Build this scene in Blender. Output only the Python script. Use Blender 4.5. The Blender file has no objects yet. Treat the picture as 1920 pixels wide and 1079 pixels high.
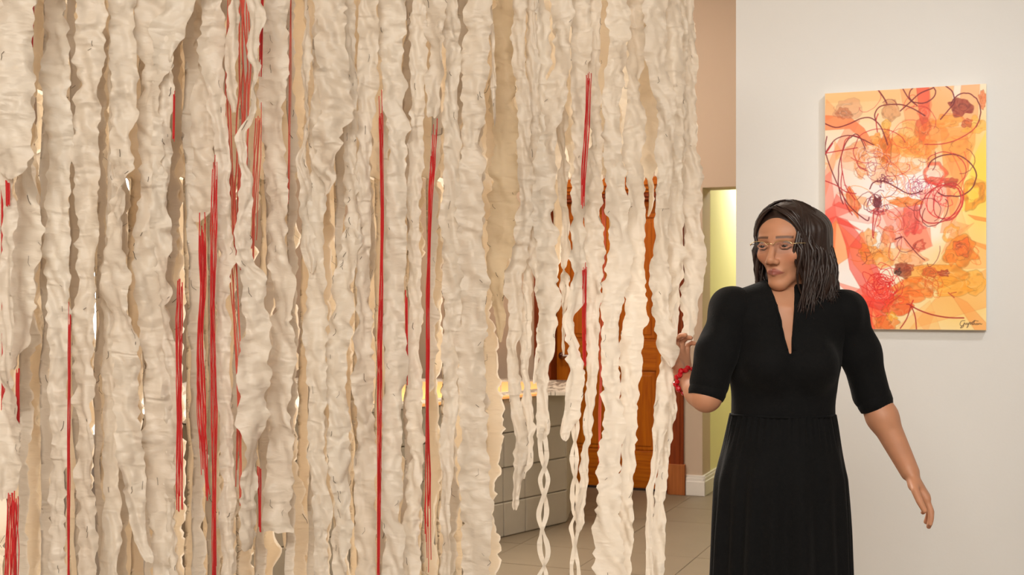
import bpy, bmesh, math, random
import numpy as np
from mathutils import Vector, Matrix

# ------------------------------------------------------------------ camera, world, lights, exposure
F = 2290.0            # focal length in pixels of the 1920 px wide frame
HY = 560.0            # horizon row
CAMZ = 1.38
scene = bpy.context.scene
col = scene.collection

cam_d = bpy.data.cameras.new('camera')
cam = bpy.data.objects.new('camera', cam_d)
col.objects.link(cam)
cam.location = (0, 0, CAMZ)
cam.rotation_euler = (math.radians(90), 0, 0)
cam_d.sensor_width = 36
cam_d.lens = F / 1920 * 36
cam_d.shift_y = (HY - 539.5) / 1920
cam_d.clip_start = 0.05
cam_d.dof.use_dof = True
cam_d.dof.focus_distance = 3.1
cam_d.dof.aperture_fstop = 9
scene.camera = cam

world = bpy.data.worlds.new('world')
scene.world = world
world.use_nodes = True
world.node_tree.nodes['Background'].inputs[0].default_value = (1.0, 0.86, 0.72, 1)
world.node_tree.nodes['Background'].inputs[1].default_value = 0.05

vs = scene.view_settings
vs.view_transform = 'Standard'
vs.look = 'None'
vs.gamma = 1
vs.use_curve_mapping = False
vs.exposure = 0.25


def lamp(name, kind, loc, target, power, color, size=0.3, size_y=None, spot=None, blend=0.6):
    d = bpy.data.lights.new(name, kind)
    d.energy = power
    d.color = color
    if kind == 'AREA':
        d.shape = 'RECTANGLE' if size_y else 'DISK'
        d.size = size
        if size_y:
            d.size_y = size_y
    elif kind == 'SPOT':
        d.spot_size = math.radians(spot)
        d.spot_blend = blend
        d.shadow_soft_size = size
    else:
        d.shadow_soft_size = size
    o = bpy.data.objects.new(name, d)
    col.objects.link(o)
    o.location = loc
    o.rotation_euler = (Vector(target) - Vector(loc)).to_track_quat('-Z', 'Y').to_euler()
    return o


WARM = (1.0, 0.80, 0.60)
NEUT = (1.0, 0.90, 0.78)
# unseen area lights added as fill, in front of and behind the strips
lamp('fill_front', 'AREA', (-0.6, -2.1, 3.64), (-0.6, 2.9, 0.9), 305, (1.0, 0.945, 0.855), 2.6, 1.6)
lamp('fill_middle', 'AREA', (2.0, -1.6, 3.64), (0.6, 3.6, 0.5), 66, (1.0, 1.0, 0.97), 1.8, 1.4)
lamp('fill_behind', 'AREA', (-1.5, 6.2, 3.64), (-1.3, 3.6, 0.9), 340, (1.0, 0.93, 0.84), 2.6, 0.8)
lamp('fill_far', 'AREA', (0.3, 6.9, 3.64), (0.3, 7.4, 0.6), 40, (1.0, 0.90, 0.79), 1.6, 0.8)
# track spot on the picture
lamp('track_spot', 'SPOT', (2.0, 2.6, 3.35), (1.25, 4.95, 1.35), 80, (1.0, 0.99, 0.96), 0.10, spot=58, blend=1.0)
# lamp in the yellow corridor behind the wall
lamp('corridor_lamp', 'AREA', (2.1, 9.6, 2.55), (2.1, 9.6, 0), 21, (1.0, 0.98, 0.88), 0.6, 0.6)

# ------------------------------------------------------------------ helpers
rng = np.random.RandomState(7)
random.seed(7)


def px(x, y, D):
    """photo pixel at distance D -> world point"""
    return np.array([(x - 960.0) / F * D, D, CAMZ + (HY - y) / F * D])


def tag(o, label=None, cat=None, group=None, kind=None):
    if label: o['label'] = label
    if cat: o['category'] = cat
    if group: o['group'] = group
    if kind: o['kind'] = kind
    return o


def link(name, me, mat=None, parent=None, smooth=False):
    o = bpy.data.objects.new(name, me)
    col.objects.link(o)
    if mat is not None and len(me.materials) == 0:
        me.materials.append(mat)
    if parent is not None:
        o.parent = parent
        o.matrix_parent_inverse = parent_inv(parent)
    if smooth:
        me.polygons.foreach_set('use_smooth', [True] * len(me.polygons))
    return o


def parent_inv(p):
    return Matrix.Translation(-Vector(p.location))


def empty(name, loc, parent=None):
    o = bpy.data.objects.new(name, None)
    o.empty_display_size = 0.1
    col.objects.link(o)
    o.location = loc
    if parent is not None:
        o.parent = parent
        o.matrix_parent_inverse = parent_inv(parent)
    return o


def mesh_np(name, V, Q):
    V = np.asarray(V, dtype=np.float32)
    Q = np.asarray(Q, dtype=np.int32)
    me = bpy.data.meshes.new(name)
    n = Q.shape[1]
    me.vertices.add(len(V))
    me.vertices.foreach_set('co', V.ravel())
    me.loops.add(Q.size)
    me.loops.foreach_set('vertex_index', Q.ravel())
    me.polygons.add(len(Q))
    me.polygons.foreach_set('loop_start', np.arange(0, Q.size, n, dtype=np.int32))
    me.polygons.foreach_set('loop_total', np.full(len(Q), n, dtype=np.int32))
    me.update(calc_edges=True)
    return me


class MB:
    def __init__(s):
        s.v = []; s.f = []

    def box(s, o, ax, ay, az, r0, r1, r2, bev=0.0):
        """oriented box: origin o, axes, ranges along each axis"""
        o = np.array(o, float); b = len(s.v)
        for k in (0, 1):
            for j in (0, 1):
                for i in (0, 1):
                    s.v.append(tuple(o + np.array(ax) * r0[i] + np.array(ay) * r1[j] + np.array(az) * r2[k]))
        for q in ((0, 2, 3, 1), (4, 5, 7, 6), (0, 1, 5, 4), (2, 6, 7, 3), (0, 4, 6, 2), (1, 3, 7, 5)):
            s.f.append(tuple(b + i for i in q))
        return s

    def prism(s, pts, z0, z1):
        b = len(s.v); n = len(pts)
        for z in (z0, z1):
            for p in pts: s.v.append((p[0], p[1], z))
        s.f.append(tuple(b + n - 1 - i for i in range(n)))
        s.f.append(tuple(b + n + i for i in range(n)))
        for i in range(n):
            j = (i + 1) % n
            s.f.append((b + i, b + j, b + n + j, b + n + i))
        return s

    def tube(s, pts, rad, n=6, cap=True):
        pts = [np.array(p, float) for p in pts]
        rad = [rad] * len(pts) if np.isscalar(rad) else list(rad)
        b = len(s.v); up = None
        for i, p in enumerate(pts):
            t = pts[min(i + 1, len(pts) - 1)] - pts[max(i - 1, 0)]
            t /= (np.linalg.norm(t) + 1e-9)
            if up is None:
                up = np.array([0, 0, 1.0]) if abs(t[2]) < 0.9 else np.array([0, 1.0, 0])
            a = np.cross(t, up); a /= (np.linalg.norm(a) + 1e-9)
            up = np.cross(a, t)
            for k in range(n):
                w = 2 * math.pi * k / n
                s.v.append(tuple(p + rad[i] * (math.cos(w) * a + math.sin(w) * up)))
        for i in range(len(pts) - 1):
            for k in range(n):
                k2 = (k + 1) % n
                s.f.append((b + i * n + k, b + i * n + k2, b + (i + 1) * n + k2, b + (i + 1) * n + k))
        if cap:
            s.f.append(tuple(b + n - 1 - k for k in range(n)))
            e = b + (len(pts) - 1) * n
            s.f.append(tuple(e + k for k in range(n)))
        return s

    def lathe(s, c, prof, n=16, axis=(0, 0, 1)):
        """prof: (radius, along) pairs, about an axis through c"""
        ax = Vector(axis).normalized()
        q = ax.to_track_quat('Z', 'Y').to_matrix()
        b = len(s.v)
        for r, h in prof:
            for k in range(n):
                w = 2 * math.pi * k / n
                p = q @ Vector((r * math.cos(w), r * math.sin(w), h))
                s.v.append((c[0] + p.x, c[1] + p.y, c[2] + p.z))
        for i in range(len(prof) - 1):
            for k in range(n):
                k2 = (k + 1) % n
                s.f.append((b + i * n + k, b + i * n + k2, b + (i + 1) * n + k2, b + (i + 1) * n + k))
        s.f.append(tuple(b + n - 1 - k for k in range(n)))
        e = b + (len(prof) - 1) * n
        s.f.append(tuple(e + k for k in range(n)))
        return s

    def mesh(s, name):
        me = bpy.data.meshes.new(name)
        me.from_pydata(s.v, [], s.f)
        me.update()
        return me

    def build(s, name, mat, parent=None, smooth=False, bevel=0.0, seg=2):
        o = link(name, s.mesh(name), mat, parent, smooth)
        bm = bmesh.new(); bm.from_mesh(o.data)
        bmesh.ops.recalc_face_normals(bm, faces=bm.faces)
        if bevel > 0:
            bmesh.ops.bevel(bm, geom=list(bm.edges), offset=bevel, segments=seg, affect='EDGES', profile=0.5)
        bm.to_mesh(o.data); bm.free()
        if smooth:
            o.data.polygons.foreach_set('use_smooth', [True] * len(o.data.polygons))
        return o


_T = np.random.RandomState(3).uniform(-1, 1, 8192).astype(np.float32)


def noise2(x, y, seed=0):
    x = np.asarray(x, dtype=np.float64); y = np.asarray(y, dtype=np.float64)
    xi = np.floor(x).astype(np.int64); yi = np.floor(y).astype(np.int64)
    fx = x - xi; fy = y - yi
    fx = fx * fx * (3 - 2 * fx); fy = fy * fy * (3 - 2 * fy)

    def h(a, b):
        k = (a * 1619 + b * 31337 + seed * 6971)
        k = (k ^ (k >> 7)) * 2654435761 & 0xffffffff
        return _T[(k >> 9) & 8191]
    a = h(xi, yi) * (1 - fx) + h(xi + 1, yi) * fx
    b = h(xi, yi + 1) * (1 - fx) + h(xi + 1, yi + 1) * fx
    return a * (1 - fy) + b * fy


# ------------------------------------------------------------------ materials
def material(name):
    m = bpy.data.materials.new(name)
    m.use_nodes = True
    nt = m.node_tree
    return m, nt, nt.nodes['Principled BSDF']


def simple(name, color, rough=0.6, metal=0.0, var=0.06, scale=8.0, bump=0.0, bscale=60.0, spec=0.5, sheen=0.0):
    m, nt, p = material(name)
    tc = nt.nodes.new('ShaderNodeTexCoord')
    nz = nt.nodes.new('ShaderNodeTexNoise'); nz.inputs['Scale'].default_value = scale; nz.inputs['Detail'].default_value = 4
    nt.links.new(tc.outputs['Object'], nz.inputs['Vector'])
    mx = nt.nodes.new('ShaderNodeMix'); mx.data_type = 'RGBA'
    mx.inputs[6].default_value = tuple(c * (1 - var) for c in color) + (1,)
    mx.inputs[7].default_value = tuple(min(1, c * (1 + var)) for c in color) + (1,)
    nt.links.new(nz.outputs['Fac'], mx.inputs[0])
    nt.links.new(mx.outputs[2], p.inputs['Base Color'])
    p.inputs['Roughness'].default_value = rough
    p.inputs['Metallic'].default_value = metal
    p.inputs['Specular IOR Level'].default_value = spec
    p.inputs['Sheen Weight'].default_value = sheen
    if bump > 0:
        b2 = nt.nodes.new('ShaderNodeTexNoise'); b2.inputs['Scale'].default_value = bscale; b2.inputs['Detail'].default_value = 3
        nt.links.new(tc.outputs['Object'], b2.inputs['Vector'])
        bp = nt.nodes.new('ShaderNodeBump'); bp.inputs['Strength'].default_value = bump; bp.inputs['Distance'].default_value = 0.004
        nt.links.new(b2.outputs['Fac'], bp.inputs['Height'])
        nt.links.new(bp.outputs['Normal'], p.inputs['Normal'])
    return m


def wood(name, c1, c2, rough=0.38, vec=(60, 60, 3)):
    m, nt, p = material(name)
    tc = nt.nodes.new('ShaderNodeTexCoord')
    mp = nt.nodes.new('ShaderNodeMapping'); mp.inputs['Scale'].default_value = vec
    nz = nt.nodes.new('ShaderNodeTexNoise'); nz.inputs['Scale'].default_value = 1.0; nz.inputs['Detail'].default_value = 6; nz.inputs['Distortion'].default_value = 0.6
    cr = nt.nodes.new('ShaderNodeValToRGB')
    cr.color_ramp.elements[0].position = 0.3; cr.color_ramp.elements[0].color = c1 + (1,)
    cr.color_ramp.elements[1].position = 0.7; cr.color_ramp.elements[1].color = c2 + (1,)
    nt.links.new(tc.outputs['Object'], mp.inputs['Vector']); nt.links.new(mp.outputs['Vector'], nz.inputs['Vector'])
    nt.links.new(nz.outputs['Fac'], cr.inputs['Fac']); nt.links.new(cr.outputs['Color'], p.inputs['Base Color'])
    p.inputs['Roughness'].default_value = rough + 0.12
    p.inputs['Specular IOR Level'].default_value = 0.25
    return m


def emitter(name, color, strength):
    m, nt, p = material(name)
    p.inputs['Base Color'].default_value = color + (1,)
    p.inputs['Emission Color'].default_value = color + (1,)
    p.inputs['Emission Strength'].default_value = strength
    return m


def fabric(name, c1, c2, trans=0.36, rough=0.43):
    m, nt, p = material(name)
    out = nt.nodes['Material Output']
    tc = nt.nodes.new('ShaderNodeTexCoord')
    oi = nt.nodes.new('ShaderNodeObjectInfo')
    nz = nt.nodes.new('ShaderNodeTexNoise'); nz.inputs['Scale'].default_value = 9; nz.inputs['Detail'].default_value = 5
    ad = nt.nodes.new('ShaderNodeMath'); ad.operation = 'MULTIPLY_ADD'; ad.inputs[1].default_value = 0.55
    nt.links.new(tc.outputs['Object'], nz.inputs['Vector'])
    sc = nt.nodes.new('ShaderNodeMath'); sc.operation = 'MULTIPLY_ADD'; sc.inputs[1].default_value = 0.7; sc.inputs[2].default_value = -0.1
    nt.links.new(nz.outputs['Fac'], sc.inputs[0])
    nt.links.new(oi.outputs['Random'], ad.inputs[0]); nt.links.new(sc.outputs[0], ad.inputs[2])
    mx = nt.nodes.new('ShaderNodeMix'); mx.data_type = 'RGBA'; mx.clamp_factor = True
    mx.inputs[6].default_value = c1 + (1,); mx.inputs[7].default_value = c2 + (1,)
    nt.links.new(ad.outputs[0], mx.inputs[0])
    nt.links.new(mx.outputs[2], p.inputs['Base Color'])
    p.inputs['Roughness'].default_value = rough
    p.inputs['Specular IOR Level'].default_value = 0.5
    p.inputs['Sheen Weight'].default_value = 0.25
    mp = nt.nodes.new('ShaderNodeMapping'); mp.inputs['Scale'].default_value = (0.55, 0.55, 1.5)
    nt.links.new(tc.outputs['Object'], mp.inputs['Vector'])
    bp = None
    for scl, st_, dist in ((32, 0.8, 0.006), (95, 0.45, 0.002)):
        b2 = nt.nodes.new('ShaderNodeTexNoise'); b2.noise_type = 'RIDGED_MULTIFRACTAL' if hasattr(b2, 'noise_type') else b2.noise_type
        b2.inputs['Scale'].default_value = scl; b2.inputs['Detail'].default_value = 2; b2.inputs['Distortion'].default_value = 0.6
        nt.links.new(mp.outputs['Vector'], b2.inputs['Vector'])
        b_ = nt.nodes.new('ShaderNodeBump'); b_.inputs['Strength'].default_value = st_; b_.inputs['Distance'].default_value = dist
        nt.links.new(b2.outputs['Fac'], b_.inputs['Height'])
        if bp is not None: nt.links.new(bp.outputs['Normal'], b_.inputs['Normal'])
        bp = b_
    nt.links.new(bp.outputs['Normal'], p.inputs['Normal'])
    tr = nt.nodes.new('ShaderNodeBsdfTranslucent')
    nt.links.new(mx.outputs[2], tr.inputs['Color'])
    ms = nt.nodes.new('ShaderNodeMixShader'); ms.inputs[0].default_value = trans
    nt.links.new(p.outputs[0], ms.inputs[1]); nt.links.new(tr.outputs[0], ms.inputs[2])
    nt.links.new(ms.outputs[0], out.inputs['Surface'])
    return m


def vcol_mat(name, rough=0.5, spec=0.4, bump=0.0, bscale=200, sss=0.0):
    m, nt, p = material(name)
    a = nt.nodes.new('ShaderNodeAttribute'); a.attribute_name = 'Col'
    nt.links.new(a.outputs['Color'], p.inputs['Base Color'])
    p.inputs['Roughness'].default_value = rough
    p.inputs['Specular IOR Level'].default_value = spec
    if sss > 0:
        p.inputs['Subsurface Weight'].default_value = sss
        p.inputs['Subsurface Radius'].default_value = (0.02, 0.008, 0.004)
        p.inputs['Subsurface Scale'].default_value = 0.4
    if bump > 0:
        tc = nt.nodes.new('ShaderNodeTexCoord')
        b2 = nt.nodes.new('ShaderNodeTexNoise'); b2.inputs['Scale'].default_value = bscale; b2.inputs['Detail'].default_value = 2
        nt.links.new(tc.outputs['Object'], b2.inputs['Vector'])
        bp = nt.nodes.new('ShaderNodeBump'); bp.inputs['Strength'].default_value = bump; bp.inputs['Distance'].default_value = 0.001
        nt.links.new(b2.outputs['Fac'], bp.inputs['Height']); nt.links.new(bp.outputs['Normal'], p.inputs['Normal'])
    return m


def lin(c):
    c = np.asarray(c, float) / 255.0
    return np.where(c <= 0.04045, c / 12.92, ((c + 0.055) / 1.055) ** 2.4)


def L(*c):
    return tuple(float(v) for v in lin(c))


M = {}
M['white_wall'] = simple('white_wall_paint', L(226, 225, 223), 0.7, var=0.015, scale=3, bump=0.08, bscale=90)
M['beige_wall'] = simple('beige_wall_paint', L(200, 178, 156), 0.75, var=0.015, scale=3, bump=0.08, bscale=90)
M['yellow_wall'] = simple('yellow_wall_paint', L(238, 232, 178), 0.7, var=0.015, scale=3)
M['ceiling'] = simple('ceiling_paint', L(236, 230, 222), 0.8, var=0.01)
M['trim'] = simple('trim_paint', L(232, 226, 218), 0.45, var=0.01)
M['grout'] = simple('grout', L(120, 104, 86), 0.9, var=0.1, scale=20)
M['tile'] = simple('floor_tile', L(124, 109, 88), 0.5, var=0.09, scale=5, bump=0.05, bscale=30)
M['block'] = simple('stone_block', L(198, 188, 170), 0.75, var=0.07, scale=14, bump=0.25, bscale=120)
M['mortar'] = simple('mortar', L(140, 126, 106), 0.95, var=0.1, scale=30)
M['door_wood'] = wood('oak_door', L(166, 80, 6), L(200, 112, 12), 0.35)
M['rail_wood'] = wood('oak_rail', L(160, 76, 6), L(200, 112, 12), 0.35, vec=(4, 4, 70))
M['casing_wood'] = wood('casing_wood', L(112, 44, 14), L(146, 64, 22), 0.35)
M['plinth_wood'] = wood('plinth_wood', L(150, 84, 40), L(182, 108, 56), 0.4)
M['dark'] = simple('dark_gap', L(40, 24, 18), 0.8)
M['chrome'] = simple('brushed_steel', (0.75, 0.76, 0.80), 0.25, 1.0, var=0.02)
M['strip'] = fabric('crinkled_silk', L(234, 225, 211), L(224, 210, 192))
M['strip_back'] = fabric('crinkled_silk_paled', L(250, 242, 228), L(244, 230, 208), 0.48, 0.55)  # light put into the colour: paler than the front silk, against the shade
M['strip_dirty'] = fabric('crinkled_silk_stained', L(228, 210, 182), L(206, 186, 152), 0.36, 0.6)
M['red'] = simple('red_yarn', L(200, 22, 24), 0.6, var=0.25, scale=6, sheen=0.2)
M['red_pale'] = simple('faded_red_yarn', L(214, 92, 74), 0.6, var=0.2, scale=6, sheen=0.2)
M['stitch'] = simple('dark_stitch_thread', L(70, 58, 46), 0.8)
M['steel'] = simple('hanging_steel', (0.6, 0.6, 0.6), 0.35, 1.0)

# ------------------------------------------------------------------ the room
TH = math.radians(22)
U = np.array([math.cos(TH), -math.sin(TH), 0.0])    # along the far wall, towards the right
Vv = np.array([math.sin(TH), math.cos(TH), 0.0])    # away
Z = np.array([0, 0, 1.0])
P0 = np.array([1.164, 8.6, 0.0])                     # on the far wall, at the right door casing
CEIL = 3.7


def t_at(x, base=P0, d=0.0):
    """distance along U from base (moved d along Vv) where the photo column x meets the wall"""
    k = (x - 960.0) / F
    b = base + Vv * d
    return (k * b[1] - b[0]) / (U[0] - k * U[1])


def zat(y, D):
    return CAMZ + (HY - y) / F * D


fl = MB().prism([(-6.5, -3.2), (8, -3.2), (8, 16), (-6.5, 16)], -0.12, -0.004).build('floor', M['grout'])
tag(fl, kind='structure')
# floor tiles, half a metre square, laid along the walls
TS = 0.5
tm = MB().box((0, 0, 0), U, Vv, Z, (0.0015, TS - 0.0015), (0.0015, TS - 0.0015), (-0.01, 0.0))
tile_me = tm.mesh('tile')
bm = bmesh.new(); bm.from_mesh(tile_me); bmesh.ops.recalc_face_normals(bm, faces=bm.faces)
bm.to_mesh(tile_me); bm.free()
tile_me.materials.append(M['tile'])
org = px(1080, 1068, F * CAMZ / (1068 - HY))
for i in range(-9, 12):
    for j in range(-9, 8):
        o3 = org + U * (i * TS) + Vv * (j * TS)
        if o3[1] < 1.8 or o3[1] > 9.6 or abs(o3[0] - 0.3) > 3.3 or (o3[0] < -2.2):
            continue
        t = bpy.data.objects.new('tile', tile_me)
        col.objects.link(t)
        t.parent = fl
        t.location = (o3[0], o3[1], random.uniform(-0.0012, 0.0))

ce = MB().prism([(-6.5, -3.2), (8, -3.2), (8, 16), (-6.5, 16)], CEIL, CEIL + 0.1).build('ceiling', M['ceiling'])
tag(ce, kind='structure')

# far wall with the door opening, the pier and the corridor opening
tL, tR = t_at(1030), t_at(1256)           # door opening
tP = t_at(1317)                            # pier corner, start of the corridor opening
zDoor = zat(372, 8.8); zHall = zat(352, 8.53)
WT = 0.24
tH = tP + 1.25
wf = MB()
tw0, tw1 = -5.75, -4.45                    # opening for the added glowing panes behind the left strips
wf.box(P0, U, Vv, Z, (-8.0, tw0), (0, WT), (0, CEIL))
wf.box(P0, U, Vv, Z, (tw0, tw1), (0, WT), (3.2, CEIL))
wf.box(P0, U, Vv, Z, (tw0, tw1), (0, WT), (0, 0.12))
wf.box(P0, U, Vv, Z, (tw1, tL), (0, WT), (0, CEIL))
wf.box(P0, U, Vv, Z, (tL, tR), (0, WT), (zDoor, CEIL))
wf.box(P0, U, Vv, Z, (tR, tP), (0, WT), (0, CEIL))
wf.box(P0, U, Vv, Z, (tP, tH), (0, WT), (zHall, CEIL))
wf.box(P0, U, Vv, Z, (tH, 6.0), (0, WT), (0, CEIL))
tag(wf.build('wall_far', M['beige_wall']), kind='structure')

# corridor behind the opening
wh = MB()
wh.box(P0, U, Vv, Z, (tP - 0.1, tP + 0.001), (WT, 3.4), (0, 2.6))
wh.box(P0, U, Vv, Z, (tP - 0.1, tH + 0.3), (3.4, 3.5), (0, 2.6))
wh.box(P0, U, Vv, Z, (tH, tH + 0.1), (WT, 3.4), (0, 2.6))
tag(wh.build('wall_corridor', M['yellow_wall']), kind='structure')
hc = MB().box(P0, U, Vv, Z, (tP - 0.1, tH + 0.1), (WT, 3.5), (2.6, 2.65)).build('ceiling_corridor', M['ceiling'])
tag(hc, kind='structure')

# picture wall, a free-standing partition
W0 = np.array([0.9425, 5.139, 0.0])
tag(MB().box(W0, U, Vv, Z, (0, 7.0), (0, 0.22), (0, CEIL)).build('wall_right', M['white_wall']), kind='structure')
tag(MB().box((-5.2, -3.1, 0), (1, 0, 0), (0, 1, 0), Z, (-0.1, 0), (0, 16), (0, CEIL)).build('wall_left', M['beige_wall']), kind='structure')
tag(MB().box((-5.2, -3.1, 0), (1, 0, 0), (0, 1, 0), Z, (0, 12.6), (-0.1, 0), (0, CEIL)).build('wall_back', M['white_wall']), kind='structure')
tag(MB().box((7.3, -3.1, 0), (1, 0, 0), (0, 1, 0), Z, (0, 0.1), (0, 18), (0, CEIL)).build('wall_side', M['white_wall']), kind='structure')

# skirting
def baseboard(name, segs):
    b = MB()
    for (o, ax, ay, r) in segs:
        b.box(o, ax, ay, Z, r, (-0.016, 0), (0, 0.125))
        b.box(o, ax, ay, Z, r, (-0.022, 0), (0, 0.10))
        b.box(o, ax, ay, Z, r, (-0.011, 0), (0.125, 0.142))
    tag(b.build(name, M['trim'], bevel=0.002, seg=1), kind='structure')


tCR = t_at(1286)
baseboard('baseboard_far', [(P0, U, Vv, (tCR + 0.004, tP + 0.022)), (P0, U, Vv, (-4.4, t_at(1000)))])
baseboard('baseboard_corridor', [(P0 + U * tP, Vv, -U, (-0.02, 3.4))])
baseboard('baseboard_right', [(W0, U, Vv, (-0.0, 7.0))])

# added glowing panes in a frame, for white glimpses through the left strips
wn = empty('added_window_1', tuple(P0 + U * (tw0 + tw1) / 2))
tag(wn, kind='structure')
wfm = MB()
for a, b, c, d in ((tw0, tw0 + 0.07, 0.12, 3.2), (tw1 - 0.07, tw1, 0.12, 3.2), (tw0, tw1, 3.13, 3.2), (tw0, tw1, 0.12, 0.2), (tw0, tw1, 1.7, 1.76)):
    wfm.box(P0, U, Vv, Z, (a, b), (0.04, 0.14), (c, d))
wfm.build('pane_frame', M['trim'], wn, bevel=0.004, seg=1)
M['pane_glow'] = emitter('glowing_pane', (1.0, 0.97, 0.93), 1.6)
for (c, d) in ((0.2, 1.7), (1.76, 3.13)):
    MB().box(P0, U, Vv, Z, (tw0 + 0.07, tw1 - 0.07), (0.08, 0.09), (c, d)).build('pane', M['pane_glow'], wn)

# panelled oak door
dr = empty('door_1', tuple(P0 + U * (tL + tR) / 2))
tag(dr, kind='structure')
REC = 0.10                                   # leaf set back
c = MB()
tcl = t_at(1003)
for a, b in ((tcl, tL + 0.02), (tR - 0.02, tCR - 0.012)):
    c.box(P0, U, Vv, Z, (a, b), (-0.022, 0), (0.21, zDoor + 0.02))
    w = b - a
    c.box(P0, U, Vv, Z, (a + w * .2, b - w * .2), (-0.03, -0.022), (0.21, zDoor + 0.02))
c.box(P0, U, Vv, Z, (tcl, tCR - 0.012), (-0.022, 0), (zDoor, zDoor + 0.06))
for a, b in ((tL, tL + 0.02), (tR - 0.02, tR)):
    c.box(P0, U, Vv, Z, (a, b), (-0.01, WT), (0, zDoor))
c.box(P0, U, Vv, Z, (tL, tR), (-0.01, WT), (zDoor - 0.02, zDoor))
c.build('casing', M['casing_wood'], dr, bevel=0.003, seg=1)
k = MB()
zc = zDoor + 0.03
for dz0, dz1, e, dep in ((0.0, 0.022, 0.012, 0.035), (0.022, 0.05, 0.028, 0.055), (0.05, 0.085, 0.045, 0.075), (0.085, 0.11, 0.02, 0.05)):
    k.box(P0, U, Vv, Z, (tcl - e, tCR - 0.012 + e), (-dep, 0), (zc + dz0, zc + dz1))
k.build('cornice', M['door_wood'], dr, bevel=0.004, seg=2)
for a, b in ((tcl - 0.012, tL + 0.005), (tR - 0.005, tCR)):
    MB().box(P0, U, Vv, Z, (a, b), (-0.036, 0), (0, 0.215)).build('plinth_block', M['plinth_wood'], dr, bevel=0.003)
l0, l1 = tL + 0.022, tR - 0.022
MB().box(P0, U, Vv, Z, (l0, l1), (REC + 0.012, REC + 0.036), (0.012, zDoor - 0.022)).build('leaf_core', M['door_wood'], dr)
zl0, zl1 = zat(693, 8.95), zat(636, 8.95)
zb1 = zat(842, 8.95)
lw = l1 - l0
st = 0.105
for a, b in ((l0, l0 + st), (l1 - st, l1)):
    MB().box(P0, U, Vv, Z, (a, b), (REC, REC + 0.014), (0.012, zDoor - 0.022)).build('stile', M['door_wood'], dr, bevel=0.002)
lm = (l0 + l1) / 2
for z0, z1 in ((0.012, zb1), (zl0, zl1), (zDoor - 0.14, zDoor - 0.022)):
    MB().box(P0, U, Vv, Z, (l0 + st, l1 - st), (REC, REC + 0.014), (z0, z1)).build('rail', M['rail_wood'], dr, bevel=0.002)
for z0, z1 in ((zb1, zl0), (zl1, zDoor - 0.14)):
    MB().box(P0, U, Vv, Z, (lm - 0.045, lm + 0.045), (REC, REC + 0.014), (z0, z1)).build('mullion', M['door_wood'], dr, bevel=0.002)
    for a, b in ((l0 + st, lm - 0.045), (lm + 0.045, l1 - st)):
        q = MB().box(P0, U, Vv, Z, (a + 0.008, b - 0.008), (REC + 0.006, REC + 0.013), (z0 + 0.008, z1 - 0.008))
        q.box(P0, U, Vv, Z, (a + 0.035, b - 0.035), (REC + 0.001, REC + 0.013), (z0 + 0.035, z1 - 0.035))
        q.build('panel', M['door_wood'], dr, bevel=0.005, seg=2)
hp = P0 + U * t_at(1054, d=REC) + Vv * REC + Z * zat(668, 8.95)
hh = MB().lathe(hp, [(0.026, 0.0), (0.026, 0.008), (0.012, 0.012), (0.011, 0.05), (0.0, 0.05)], 20, tuple(-Vv))
hh.tube([hp - Vv * 0.045, hp - Vv * 0.048 + U * 0.03, hp - Vv * 0.045 + U * 0.075, hp - Vv * 0.040 + U * 0.10], [0.010, 0.011, 0.010, 0.009], 10)
tag(hh.build('lever_handle', M['chrome'], dr, smooth=True), 'steel lever handle')
MB().box(P0, U, Vv, Z, (tL, tR), (WT, WT + 0.05), (0, zDoor)).build('backing', M['dark'], dr)
MB().box(P0, U, Vv, Z, (tL, tR), (REC - 0.03, REC + 0.06), (0, 0.012)).build('threshold', M['dark'], dr)

# ------------------------------------------------------------------ block counter with an emissive top
A = np.array([-1.32, 5.505, 0]); B = np.array([0.335, 7.52, 0]); C = np.array([0.43, 8.25, 0])
Dd = np.array([-0.10, 8.45, 0]); E = np.array([-2.2, 8.6, 0]); G = np.array([-2.0, 6.1, 0])
HT = 0.80
ct = empty('block_counter', tuple((A + B + C) / 3 * np.array([1, 1, 0])))
tag(ct, 'low counter of square pale stone blocks with glowing top, before the oak door', 'counter')


def inset(pts, d):
    n = len(pts); out = []
    for i in range(n):
        p, q, r = pts[i - 1], pts[i], pts[(i + 1) % n]
        e1 = (q - p) / np.linalg.norm(q - p); e2 = (r - q) / np.linalg.norm(r - q)
        n1 = np.array([-e1[1], e1[0], 0]); n2_ = np.array([-e2[1], e2[0], 0])
        m = n1 + n2_; m /= np.linalg.norm(m)
        out.append(q + m * d / max(0.35, float(np.dot(m, n1))))
    return out


poly = [A, B, C, Dd, E, G]
core = inset(poly, 0.012)
MB().prism(core, 0, HT - 0.01).build('mortar_core', M['mortar'], ct)
bh = 0.2
for p, q in ((A, B), (B, C)):
    ln = np.linalg.norm(q - p); e = (q - p) / ln; nn = np.array([-e[1], e[0], 0])
    nb = max(1, round(ln / 0.2)); bw = ln / nb
    for r in range(4):
        for i in range(nb):
            jj = random.uniform(-0.004, 0.004)
            b = MB().box(p, e, nn, Z, (i * bw + 0.003, (i + 1) * bw - 0.003), (jj, 0.07 + jj), (r * bh + 0.003, (r + 1) * bh - 0.003))
            b.build('block', M['block'], ct, bevel=0.004, seg=1)
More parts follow.
